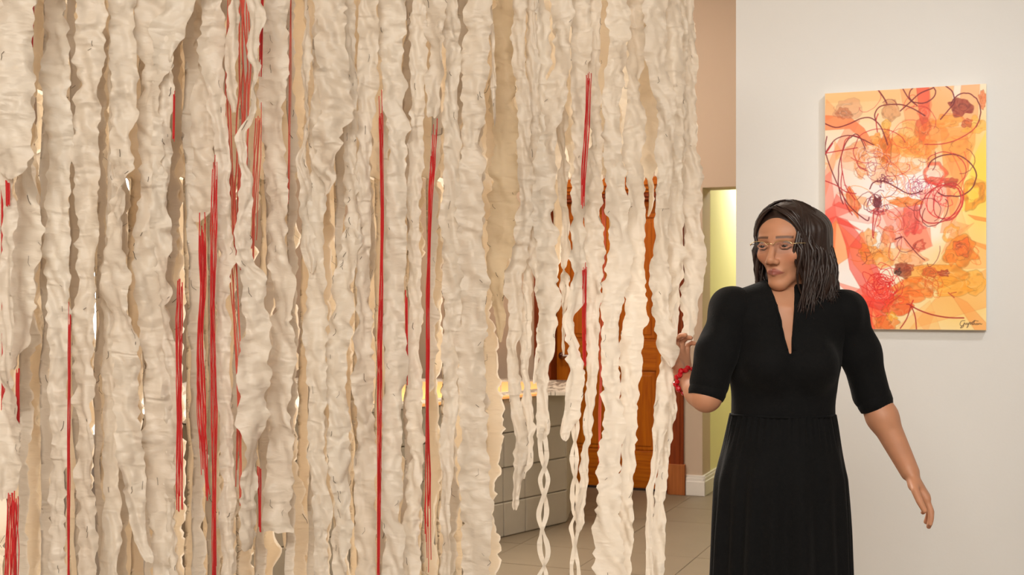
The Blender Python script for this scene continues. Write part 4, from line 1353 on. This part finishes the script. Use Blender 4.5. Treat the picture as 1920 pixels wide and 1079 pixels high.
# head, face forward = -Y in head space
S = SDF((-.105, -.135, -.165), (.105, .135, .125), 0.0021)
S.add(S.ell((0, .018, .022), (.072, .094, .080)), .001)
S.add(S.ell((0, -.030, .030), (.061, .054, .052)), .02)
S.add(S.ell((0, -.028, -.034), (.047, .060, .066)), .025)
S.add(S.ell((0, -.060, -.096), (.020, .024, .019)), .020)
for sx in (-1, 1):
    S.add(S.ell((sx * .039, -.051, -.024), (.021, .023, .020)), .018)
    S.add(S.cap((sx * .050, .005, -.050), (sx * .012, -.060, -.097), .012, .011), .020)
    S.add(S.cap((sx * .008, -.083, .017), (sx * .042, -.070, .018), .009, .007), .012)
    S.sub(S.ell((sx * .031, -.099, .000), (.019, .018, .0125)), .010)
S.add(S.cap((0, -.084, .008), (0, -.104, -.034), .0075, .0095), .009)
S.add(S.ell((0, -.104, -.038), (.0105, .0105, .0095)), .006)
for sx in (-1, 1):
    S.add(S.ell((sx * .0115, -.094, -.042), (.0075, .010, .0075)), .006)
    S.sub(S.ell((sx * .0065, -.100, -.0495), (.0035, .005, .003)), .002)
S.add(S.ell((0, -.075, -.068), (.021, .013, .017)), .012)
for sx in (-1, 1):
    S.add(S.cap((0, -.0905, -.0640), (sx * .0195, -.080, -.0675), .0034, .0018), .004)
    S.add(S.cap((0, -.0895, -.0728), (sx * .017, -.080, -.0690), .0042, .0020), .004)
    S.sub(S.cap((0, -.0955, -.0682), (sx * .022, -.0835, -.0680), .0014, .001), .002)
    for z0, z1, r in ((.0000, .0040, .0030), (-.0018, -.0062, .0024)):
        S.add(S.cap((sx * .0165, -.0815, -.0012), (sx * .025, -.0865, z1), r, r), .003)
        S.add(S.cap((sx * .025, -.0865, z1), (sx * .037, -.0855, z1 * .95), r, r), .003)
        S.add(S.cap((sx * .037, -.0855, z1 * .95), (sx * .046, -.0765, z0), r, r), .003)
    S.add(S.ell((sx * .073, .010, -.012), (.008, .018, .030)), .006)
S.add(S.cap((0, .018, -.07), (0, .030, -.20), .052, .056), .02)
V1, Q1 = S.mesh(); V1 = relax(V1, Q1, 1, .4)
c1 = np.tile(np.array(SKIN), (len(V1), 1))
def paint(mask, c_):
    m = np.clip(mask, 0, 1)[:, None]
    c1[:] = c1 * (1 - m) + np.array(c_) * m
x_, y_, z_ = V1.T
fr = (y_ < -.06)
paint(fr * np.exp(-((np.abs(x_) - .040) / .020) ** 2 - ((z_ + .035) / .02) ** 2) * .35, L(206, 128, 100))
paint(fr * (np.abs(x_) < .024) * np.clip(1 - np.abs((z_ + .0683 - .0015 * np.cos(x_ * 120)) / (.0105 * np.clip(1 - (np.abs(x_) / .0245) ** 2, 0, 1) + 1e-5)) ** 4, 0, 1), LIP)
paint(fr * np.exp(-((np.abs(x_) - .031) / .020) ** 2 - ((z_ - .002) / .010) ** 2) * .45, LID)
bz = .0215 - .10 * np.clip(np.abs(x_) - .036, 0, 1) - .05 * np.clip(.02 - np.abs(x_), 0, 1)
paint(fr * (np.abs(x_) > .010) * (np.abs(x_) < .050) * np.clip(1.6 - np.abs(z_ - bz) / .0030, 0, 1) * .85, BROW)
V1 = head_w(V1)

# torso, arms, legs (mostly under the dress)
sh_r = pw3(1362, 588, 0.0); sh_l = pw3(1592, 592, 0.01)
el_r = pw3(1324, 744, -0.055); wr_r = pw3(1284, 708, 0.085)
el_l = pw3(1634, 742, 0.02); wr_l = pw3(1706, 886, -0.03)
NK = head_w((0, .030, -.175))
xc = float(pw3(1472, 700)[0])
T_ = SDF((xc - .30, 2.95, .02), (xc + .40, 3.45, 1.46), 0.009)
T_.add(T_.ell((xc, 3.21, 1.24), (.145, .085, .19)), .01)
T_.add(T_.cap(sh_r + [.04, .0, -.006], sh_l - [.04, 0, .006], .038), .05)
T_.add(T_.ell((xc, 3.215, 1.06), (.120, .08, .14)), .06)
T_.add(T_.ell((xc, 3.22, .92), (.155, .10, .13)), .05)
for sx in (-1, 1):
    T_.add(T_.ell((xc + sx * .06, 3.135, 1.21), (.055, .05, .055)), .04)
    T_.add(T_.cap((xc + sx * .075, 3.21, .88), (xc + sx * .075, 3.205, .48), .075, .052), .03)
    T_.add(T_.cap((xc + sx * .075, 3.205, .48), (xc + sx * .075, 3.23, .09), .050, .034), .02)
    T_.add(T_.cap((xc + sx * .075, 3.22, .055), (xc + sx * .080, 3.06, .045), .036, .030), .02)
T_.add(T_.cap(NK, (xc, 3.225, 1.33), .054, .066), .05)
V2, Q2 = T_.mesh(); V2 = relax(V2, Q2, 1, .4)
# fine upper chest and neck piece, so that the skin in the neckline is smooth
N_ = SDF((xc - .14, 3.02, 1.14), (xc + .15, 3.36, 1.46), 0.0045)
N_.add(N_.ell((xc, 3.21, 1.24), (.146, .086, .19)), .01)
N_.add(N_.cap(sh_r + [.04, .0, -.006], sh_l - [.04, 0, .006], .040), .05)
N_.add(N_.cap(NK, (xc, 3.225, 1.33), .054, .066), .05)
for sx in (-1, 1):
    N_.add(N_.cap((xc + sx * .012 + .012, 3.142, 1.352), (xc + sx * .085, 3.165, 1.358), .008, .008), .012)
    N_.add(N_.ell((xc + sx * .06, 3.135, 1.21), (.056, .051, .056)), .04)
V4, Q4 = N_.mesh(); V4 = relax(V4, Q4, 2, .4)


def arm(sh, el, wr, lo, hi, hand):
    a = SDF(lo, hi, 0.0032)
    a.add(a.cap(sh, el, .036, .037), .01)
    mid = el * .72 + wr * .28
    a.add(a.cap(el, mid, .037, .039), .02)
    a.add(a.cap(mid, wr, .038, .0245), .02)
    hand(a)
    return a.mesh()


def chain(a, pts, radii, k=.004):
    d = None
    for i in range(len(pts) - 1):
        e = a.cap(pts[i], pts[i + 1], radii[i], radii[i + 1])
        d = e if d is None else np.minimum(d, e)
    a.add(d, k)


nails = []


def build_hand(a, wr, fwd, nrm, side, length, curls, spread, thumb_dir, tcurl=.3):
    """wr wrist, fwd along the palm, nrm out of the back of the hand, side towards the thumb"""
    fwd = np.array(fwd, float); fwd /= np.linalg.norm(fwd)
    side = np.array(side, float); side -= fwd * np.dot(side, fwd); side /= np.linalg.norm(side)
    nrm_ = np.cross(side, fwd)
    if np.dot(nrm_, nrm) < 0: nrm_ = -nrm_
    nrm = nrm_
    u = length
    for q in np.linspace(-1, 1, 4):
        a.add(a.cap(wr + side * q * .016 * u, wr + fwd * .082 * u + side * q * .030 * u, .0145 * u, .0125 * u), .010)
    a.add(a.ell(wr + fwd * .035 * u + side * .026 * u - nrm * .008 * u, (.018 * u,) * 3), .012)
    lens = [.070, .078, .073, .058]
    for i in range(4):
        q = 1 - i * 2 / 3
        p = wr + fwd * (.086 - (.004 if i in (0, 2) else (.012 if i == 3 else 0))) * u + side * q * .030 * u
        d = fwd + side * spread * q
        d /= np.linalg.norm(d)
        pts = [p - d * .01]
        rad = [.0098 * u]
        ang = 0.0
        for sgm, fr_ in enumerate((.46, .30, .24)):
            ang += curls[i] * (0.8, 1.0, 0.7)[sgm]
            dd = d * math.cos(ang) - nrm * math.sin(ang)
            p = p + dd * lens[i] * fr_ * u
            pts.append(p); rad.append((.0090, .0083, .0068)[sgm] * u * (0.9 if i == 3 else 1))
        chain(a, pts, rad)
    td = np.array(thumb_dir, float); td /= np.linalg.norm(td)
    p0 = wr + fwd * .022 * u + side * .022 * u - nrm * .004
    p1 = p0 + (td * .75 + fwd * .45 + side * .3) / np.linalg.norm(td * .75 + fwd * .45 + side * .3) * .042 * u
    p2 = p1 + (td * .5 + fwd * .8) / np.linalg.norm(td * .5 + fwd * .8) * .034 * u
    p3 = p2 + (td * (.5 - tcurl) + fwd * .9 - side * tcurl) / np.linalg.norm(td * (.5 - tcurl) + fwd * .9 - side * tcurl) * .027 * u
    chain(a, [p0, p1, p2, p3], [.0145 * u, .0112 * u, .0100 * u, .0078 * u], .008)


# right hand of the person (left in the picture): raised, closing on a strip
def hand_r(a):
    build_hand(a, wr_r, np.array([-.22, .16, .95]), (0.55, .83, 0.0), (-.75, -.55, -.1), .88, [.62, .70, .75, .80], .10, (-.3, -.85, .2), .35)
def hand_l(a):
    build_hand(a, wr_l, np.array([.50, -.18, -.84]), (.80, -.35, .50), (-.30, -.90, .05), .92, [.28, .34, .38, .42], .16, (-.35, -.75, -.3), .2)


lo = np.minimum(np.minimum(sh_r, el_r), wr_r) - [.13, .12, .10]; hi = np.maximum(np.maximum(sh_r, el_r), wr_r) + [.07, .10, .08]
hi[2] = 1.42
V5, Q5 = arm(sh_r, el_r, wr_r, lo, hi, hand_r)
lo = np.minimum(np.minimum(sh_l, el_l), wr_l) - [.08, .16, .22]; hi = np.maximum(np.maximum(sh_l, el_l), wr_l) + [.18, .10, .06]
V6, Q6 = arm(sh_l, el_l, wr_l, lo, hi, hand_l)

person = empty('person', (xc, PD, 0))
tag(person, 'person in a black dress with glasses and dark hair, reaching into the strips', 'person')
parts = [(V1, Q1, c1)] + [(v, q, np.tile(np.array(SKIN), (len(v), 1))) for v, q in ((V2, Q2), (V4, Q4), (V5, Q5), (V6, Q6))]
VV = np.vstack([p[0] for p in parts]); CC = np.vstack([p[2] for p in parts])
off = np.cumsum([0] + [len(p[0]) for p in parts])
QQ = np.vstack([p[1] + o_ for p, o_ in zip(parts, off)])
bme = mesh_np('body', VV, QQ)
at = bme.attributes.new('Col', 'FLOAT_COLOR', 'POINT')
c4 = np.ones((len(VV), 4), np.float32); c4[:, :3] = CC * (1 + 0.05 * noise2(VV[:, 0] * 60, VV[:, 2] * 60, 3))[:, None]
at.data.foreach_set('color', c4.ravel())
M['skin'] = vcol_mat('skin', 0.48, 0.4, bump=0.12, bscale=900, sss=0.12)
body = link('body', bme, M['skin'], person, smooth=True)

# eyes
M['eye'] = simple('eye_white', L(140, 120, 108), 0.35, var=0.02)
M['iris'] = simple('dark_iris', L(46, 28, 20), 0.15, var=0.05)
for sx in (-1, 1):
    ec = np.array((sx * .031, -.0745, 0.0))
    m = MB().lathe((0, 0, 0), [(0.0125 * math.sin(t), -0.0125 * math.cos(t)) for t in np.linspace(0.02, 3.12, 12)], 16)
    m.v = [tuple(head_w(np.array(v) + ec)) for v in m.v]
    eo = m.build('eyeball', M['eye'], body, smooth=True)
    gz = np.array((-.20, -.97, -.22)); gz /= np.linalg.norm(gz)
    m = MB().lathe(tuple(ec + gz * .0108), [(0.0, .0026), (.0036, .0024), (.0074, .0006), (.0076, -.001)][::-1], 14, tuple(gz))
    m.v = [tuple(head_w(np.array(v))) for v in m.v]
    m.build('iris', M['iris'], body, smooth=True)

# ------------------------------------------------------------------ black dress
M['dress'] = simple('black_dress_cloth', (0.0042, 0.0042, 0.0045), 0.85, var=0.25, scale=20, bump=0.3, bscale=260, spec=0.15, sheen=0.03)
dr_ = empty('dress', (xc, PD, 0.3), person)
Bd = SDF((xc - .21, 2.98, 1.0), (xc + .22, 3.42, 1.45), 0.005)
Bd.add(Bd.ell((xc, 3.21, 1.24), (.153, .093, .195)), .01)
Bd.add(Bd.cap(sh_r + [.035, .0, .002], sh_l - [.035, 0, -.002], .056), .06)
Bd.add(Bd.ell((xc, 3.215, 1.05), (.137, .095, .16)), .05)
for sx in (-1, 1):
    Bd.add(Bd.ell((xc + sx * .06, 3.130, 1.21), (.060, .055, .060)), .045)
Bd.add(Bd.cap(NK + (np.array((xc, 3.225, 1.33)) - NK) * .62, (xc, 3.225, 1.33), .060, .076), .04)
Bd.F = Bd.F + 0.0022 * noise2(Bd.X * 26 + Bd.Zz * 9, Bd.Zz * 12, 77).astype(np.float32) * (Bd.Zz < 1.34)
# neckline: a narrow V cut in front
vt = pw3(1483, 665, -.10)                      # point of the V
vz = Bd.Zz - vt[2]
half = 0.003 + 0.145 * np.clip(vz, 0, .12) + 0.20 * np.clip(vz - .12, 0, 1)
cx_v = vt[0] - 0.04 * vz
dv = np.maximum(np.maximum((np.abs(Bd.X - cx_v) - half) * .9, -vz), Bd.Y - 3.20)
Bd.sub(dv.astype(np.float32), .004)
Bd.sub((Bd.ell(NK + np.array([0, -.015, .012]), (.060, .070, .050))).astype(np.float32), .006)
V_, Q_ = Bd.mesh(); V_ = relax(V_, Q_, 1, .4)
link('bodice', mesh_np('bodice', V_, Q_), M['dress'], dr_, smooth=True)


def sleeve(sh, el, wr, cuff_t, inward, r0, r1):
    lo = np.minimum(sh, el) - .12; hi = np.maximum(sh, el) + .12
    a = SDF(lo, hi, 0.0048)
    ua = (el - sh); ln = np.linalg.norm(ua); ua /= ln
    fa = (wr - el); fa /= np.linalg.norm(fa)
    top = sh + np.array([inward * .016, 0, .008])
    ce_ = el + ua * cuff_t if cuff_t <= 0 else el + fa * cuff_t
    d = ua if cuff_t <= 0 else (ua * .5 + fa * .5)
    d = d / np.linalg.norm(d)
    m1 = sh * .55 + el * .45
    a.add(a.ell(top, (.056, .062, .056)), .01)
    a.add(a.cap(top, m1, .053, r0), .03)
    a.add(a.cap(m1, ce_ - d * .02, r0, r1), .03)
    a.F = a.F + 0.0035 * noise2((a.X + a.Y) * 24, a.Zz * 14 + a.X * 10, 31).astype(np.float32)
    V, Q = a.mesh()
    s_ = link('sleeve', mesh_np('sleeve', relax(V, Q, 1, .4), Q), M['dress'], dr_, smooth=True)
    # gathered cuff band
    cf = MB().lathe(tuple(ce_), [(.038, .024), (.0445, .022), (.0475, .010), (.0475, -.012), (.042, -.020)], 28, tuple(d))
    cf.v = [tuple(np.array(v) + 0.0014 * np.array([math.sin(40 * v[0] + 60 * v[2]), 0, math.cos(70 * v[1])])) for v in cf.v]
    cf.build('cuff', M['dress'], s_, smooth=True)


sleeve(sh_r, el_r, wr_r, -.018, 1, .051, .050)
sleeve(sh_l, el_l, wr_l, .014, -1, .050, .050)

# skirt: gathered at the waist, with soft folds
rows = []
zz = np.linspace(pw3(0, 792)[2] + .02, 0.34, 60)
nph = 160
th = np.linspace(0, 2 * np.pi, nph, endpoint=False)
for z in zz:
    t = (zz[0] - z)
    xl = float(np.interp(z, [pw3(0, 1079)[2] - .3, pw3(0, 1079)[2], pw3(0, 900)[2], pw3(0, 792)[2] + .02], [1318, 1334, 1343, 1373]))
    xr = float(np.interp(z, [pw3(0, 1079)[2] - .3, pw3(0, 1079)[2], pw3(0, 900)[2], pw3(0, 792)[2] + .02], [1606, 1596, 1590, 1567]))
    a_, b_ = pw3(xl, 0)[0], pw3(xr, 0)[0]
    cx_, rx_ = (a_ + b_) / 2, (b_ - a_) / 2
    amp = 0.012 * smoothstep(0.0, .35, t)
    fold = amp * (np.sin(th * 17 + 1.2 * np.sin(th * 3 + t * 2)) * .6 + np.sin(th * 9 + 1 + t * 1.5) * .5) + .004 * np.sin(th * 46) * (1 - smoothstep(0, .12, t))
    r1 = rx_ + fold; r2 = rx_ * 0.74 + fold
    rows.append(np.stack([cx_ + r1 * np.cos(th), 3.215 + r2 * np.sin(th), np.full(nph, z)], -1))
P = np.stack(rows)
idx = np.arange(P.shape[0] * nph).reshape(-1, nph)
nx_ = np.roll(idx, -1, 1)
Q = np.stack([idx[:-1], nx_[:-1], nx_[1:], idx[1:]], -1).reshape(-1, 4)[:, ::-1]
link('skirt', mesh_np('skirt', P.reshape(-1, 3), Q), M['dress'], dr_, smooth=True)
wb = MB()
ring = [P[0, i] + np.array([0, 0, .0]) for i in range(0, nph, 4)]
wb.tube([tuple(r) for r in ring] + [tuple(ring[0])], 0.0028, 6)
wb.build('waist_seam', M['dress'], dr_, smooth=True)
# small stand collar along the neckline
for sx in (-1, 1):
    pts = []
    for t in np.linspace(0, 1, 9):
        z = vt[2] + .012 + t * .118
        xx = vt[0] - 0.04 * (z - vt[2]) + sx * (0.005 + 0.145 * min(z - vt[2], .12) + .20 * max(0, z - vt[2] - .12))
        best = V_[np.argmin((V_[:, 0] - xx) ** 2 + (V_[:, 2] - z) ** 2 + 0.05 * (V_[:, 1] - 3.0) ** 2)]
        pts.append((best[0], best[1] - .001, best[2]))
    MB().tube(pts, [.0035] * 9, 6).build('collar', M['dress'], dr_, smooth=True)

# shoes
M['shoe'] = simple('black_shoe', (0.01, 0.01, 0.01), 0.35)
for sx in (-1, 1):
    a = SDF((xc + sx * .08 - .07, 2.98, -.01), (xc + sx * .08 + .07, 3.32, .13), .006)
    a.add(a.cap((xc + sx * .075, 3.235, .05), (xc + sx * .080, 3.05, .04), .046, .038), .01)
    a.sub((.002 - a.Zz) * -1 * -1, .004) if False else None
    a.F = np.maximum(a.F, 0.002 - a.Zz)
    a.sub(a.ell((xc + sx * .075, 3.22, .12), (.038, .075, .055)), .006)
    V, Q = a.mesh()
    link('shoe', mesh_np('shoe', V, Q), M['shoe'], person, smooth=True)

# ------------------------------------------------------------------ hair
M['hair'] = simple('dark_brown_hair', L(44, 28, 22), 0.42, var=0.5, scale=30, spec=0.5)
hair = empty('hair', tuple(HEADC), person)
Hs = SDF((-.13, -.125, -.25), (.15, .17, .135), 0.0042)
Hs.add(Hs.ell((0, .020, .026), (.084, .104, .088)), .001)
# falling masses on both sides and behind
Hs.add(Hs.cap((.066, .020, .03), (.076, .030, -.10), .036, .032), .03)
Hs.add(Hs.cap((.076, .030, -.10), (.080, .020, -.175), .032, .016), .03)
Hs.add(Hs.cap((.030, .080, .03), (.045, .085, -.15), .055, .040), .03)
Hs.add(Hs.cap((-.030, .080, .03), (-.035, .085, -.15), .055, .040), .03)
Hs.add(Hs.cap((-.066, .020, .03), (-.074, .025, -.10), .026, .028), .02)
Hs.add(Hs.cap((-.074, .025, -.10), (-.080, .020, -.165), .026, .014), .02)
# face opening and neck
Hs.sub(Hs.ell((0.0, -.125, -.014), (.062, .105, .095)), .012)
Hs.sub(Hs.ell((0.0, -.10, -.10), (.056, .115, .09)), .012)
Hs.sub(Hs.cap((0, .0, -.10), (0, .0, -.26), .050), .01)
Hs.F = Hs.F + 0.0014 * smoothstep(-.06, .0, Hs.Y) * np.sin(np.arctan2(Hs.X, Hs.Y + .02) * 40 + 3 * noise2(Hs.Zz * 14, Hs.X * 9, 5)).astype(np.float32)
V_, Q_ = Hs.mesh()
link('hair_mass', mesh_np('hair_mass', head_w(V_), Q_), M['hair'], hair, smooth=True)
r_ = np.random.RandomState(21)
lk = MB()
EC = np.array([0, .020, .026]); ER = np.array([.087, .107, .091])
for n_ in range(420):
    sx = 1 if r_.rand() < .55 else -1
    p = r_.rand() ** 0.9
    part_x = -.012
    # azimuth of the fall line: 0 = towards the temple in front, larger = further back
    az = math.radians(-50 + 150 * p) if sx > 0 else math.radians(-38 + 138 * p)
    pts = []
    el0 = math.radians(r_.uniform(80, 91))
    for t in np.linspace(0, 1, 9):
        el_ = el0 * (1 - t) + math.radians(-12) * t
        azz = az * (0.35 + .65 * t)
        d = np.array([sx * math.cos(el_) * math.cos(azz), math.cos(el_) * math.sin(azz), math.sin(el_)])
        q = EC + d * ER * (1.0 + .02 * r_.randn() * .3)
        q[0] += part_x * (1 - t)
        if p < .12 and t > .4: q = q + np.array([-sx * .004, -.004, 0])
        pts.append(q)
    q = pts[-1].copy()
    end_z = r_.uniform(-.20, -.15) if sx > 0 else r_.uniform(-.185, -.14)
    nseg = 9
    out = np.array([sx * (.018 if sx > 0 else .006), .008, 0])
    wph = r_.uniform(0, 6.28); wa = r_.uniform(.004, .012)
    z0 = q[2]
    inw = -0.012 if p < .25 else 0.0
    for t in np.linspace(0, 1, nseg)[1:]:
        z = z0 + (end_z - z0) * t
        g = q + out * math.sin(t * 2.4) + np.array([sx * inw * t + wa * math.sin(6 * t + wph), wa * math.cos(5 * t + wph), z - q[2]])
        if t > .8 and r_.rand() < .6: g = g + np.array([sx * (t - .8) * .09, 0, (t - .8) * .04])
        pts.append(g)
    rr = r_.uniform(.0022, .0050)
    rad = [rr * (0.35 + .65 * min(1, i / 5)) for i in range(len(pts))]
    for i in range(5): rad[-1 - i] = rr * (0.12 + .18 * i)
    lk.tube([head_w(g) for g in pts], rad, 5)
def bez(pts, n):
    pts = np.array(pts, float); k = len(pts)
    tt = np.linspace(0, k - 1, n); out = []
    for t in tt:
        i = min(int(t), k - 2); f = t - i
        p0, p1, p2, p3 = pts[max(i - 1, 0)], pts[i], pts[i + 1], pts[min(i + 2, k - 1)]
        out.append(0.5 * (2 * p1 + (p2 - p0) * f + (2 * p0 - 5 * p1 + 4 * p2 - p3) * f ** 2 + (3 * p1 - p0 - 3 * p2 + p3) * f ** 3))
    return out


# locks sweeping from the parting along the hairline and down beside the face
for n_ in range(70):
    right = n_ % 2 == 0
    b_ = r_.uniform(0, 1)
    if right:
        g = [(-.004 + .004 * r_.randn(), -.070 + .075 * b_, .099), (.044, -.070 + .05 * b_, .070 + .016 * b_), (.066 + .012 * b_, -.050 + .03 * b_, .008), (.068 + .014 * b_, -.048 + .03 * b_, -.065),
             (.060 + .026 * b_, -.056 + .03 * b_, -.125), (.050 + .045 * b_ * r_.rand(), -.068 + .03 * b_, -.165 - .02 * r_.rand())]
    else:
        g = [(-.016 + .004 * r_.randn(), -.070 + .075 * b_, .098), (-.050 - .006 * b_, -.062 + .05 * b_, .066 + .014 * b_), (-.073 - .008 * b_, -.034 + .03 * b_, .006), (-.077 - .010 * b_, -.022 + .03 * b_, -.075),
             (-.078 - .014 * b_, -.026 + .03 * b_, -.125), (-.080 - .02 * r_.rand(), -.03 + .03 * b_, -.150 - .02 * r_.rand())]
    g = [np.array(q) + r_.randn(3) * .0025 for q in g]
    q = bez(g, 18)
    rr = r_.uniform(.0025, .0052)
    lk.tube([head_w(w) for w in q], [rr * (.5 + .5 * min(1, i / 4)) * (1 - .85 * max(0, (i - 12) / 5.0)) for i in range(18)], 5)
tag(lk.build('hair_locks', M['hair'], hair, smooth=True), kind='stuff')
# loose wisps flicking over the shoulder
wl = MB()
for n_ in range(16):
    a0 = pw3(1535 + r_.uniform(-10, 10), 535 + r_.uniform(-8, 10), -.03)
    a1 = pw3(1552 + r_.uniform(-4, 8), 552 + r_.uniform(-8, 8), -.035)
    a2 = pw3(1566 + r_.uniform(0, 16), 558 + r_.uniform(-14, 14), -.03)
    wl.tube([a0, (a0 + a1) / 2 + [0, 0, .003], a1, a2], [.0025, .002, .0014, .0004], 4)
for n_ in range(10):
    a0 = pw3(1432 + r_.uniform(-8, 8), 540 + r_.uniform(-8, 8), .02)
    a1 = pw3(1412 + r_.uniform(-6, 6), 552 + r_.uniform(-6, 6), .0)
    a2 = pw3(1392 + r_.uniform(-12, 6), 552 + r_.uniform(-8, 6), -.01)
    wl.tube([a0, (a0 + a1) / 2, a1, a2], [.003, .0025, .0016, .0004], 4)
tag(wl.build('hair_wisps', M['hair'], hair, smooth=True), kind='stuff')

# ------------------------------------------------------------------ glasses
M['gold'] = simple('thin_gold_wire', (0.85, 0.66, 0.36), 0.25, 1.0, var=0.02)
mg, nt, p = material('spectacle_lens')
p.inputs['Base Color'].default_value = (0.95, 0.97, 1, 1); p.inputs['Roughness'].default_value = 0.03
tb = nt.nodes.new('ShaderNodeBsdfTransparent'); tb.inputs[0].default_value = (0.93, 0.93, 0.95, 1)
ms = nt.nodes.new('ShaderNodeMixShader'); ms.inputs[0].default_value = 0.02
nt.links.new(tb.outputs[0], ms.inputs[1]); nt.links.new(p.outputs[0], ms.inputs[2])
nt.links.new(ms.outputs[0], nt.nodes['Material Output'].inputs['Surface'])
M['lens'] = mg
gl = empty('glasses', tuple(head_w((0, -.105, 0))), person)
for sx in (-1, 1):
    ring = []
    for k in range(24):
        w = 2 * math.pi * k / 24
        xx = sx * .034 + .025 * math.copysign(abs(math.cos(w)) ** .75, math.cos(w))
        zz_ = -.004 + .0165 * math.copysign(abs(math.sin(w)) ** .75, math.sin(w))
        yy = -.1035 + .28 * abs(xx) ** 1.5 * 1.6
        ring.append(head_w((xx, yy, zz_)))
    lme = bpy.data.meshes.new('lens')
    lme.from_pydata([tuple(r) for r in ring], [], [tuple(range(24))])
    lens_o = link('lens', lme, M['lens'], gl)
    m = MB(); m.tube([tuple(r) for r in ring[1:12]], .0009, 6)
    m.build('rim', M['gold'], gl, smooth=True)
    m = MB(); m.tube([tuple(head_w(q)) for q in ((sx * .058, -.093, .004), (sx * .068, -.080, .005), (sx * .074, -.03, .003), (sx * .076, .012, -.004))], .0011, 6)
    m.build('temple', M['gold'], gl, smooth=True)
m = MB(); m.tube([tuple(head_w(q)) for q in ((-.010, -.103, .002), (-.004, -.107, .006), (.004, -.107, .006), (.010, -.103, .002))], .0011, 6)
m.build('bridge', M['gold'], gl, smooth=True)

# ------------------------------------------------------------------ red bracelet
M['bead'] = simple('red_glossy_bead', L(196, 16, 30), 0.22, var=0.3, scale=60)
br = empty('bracelet', tuple(wr_r), person)
fd = wr_r - el_r; fd /= np.linalg.norm(fd)
sd1 = np.cross(fd, [0, 0, 1]); sd1 /= np.linalg.norm(sd1); sd2 = np.cross(fd, sd1)
cb = wr_r - fd * .030
for k in range(22):
    w = 2 * math.pi * k / 22
    c_ = cb + (sd1 * math.cos(w) + sd2 * math.sin(w)) * .0355 + fd * (.005 * (-1) ** k)
    rr = random.uniform(.0062, .0088)
    q = MB().lathe(tuple(c_), [(0.0005, -rr), (rr * .7, -rr * .72), (rr, 0), (rr * .7, rr * .72), (0.0005, rr)], 7, tuple(sd1 * math.sin(w) - sd2 * math.cos(w) + fd * random.uniform(-.6, .6)))
    q.build('bead', M['bead'], br)
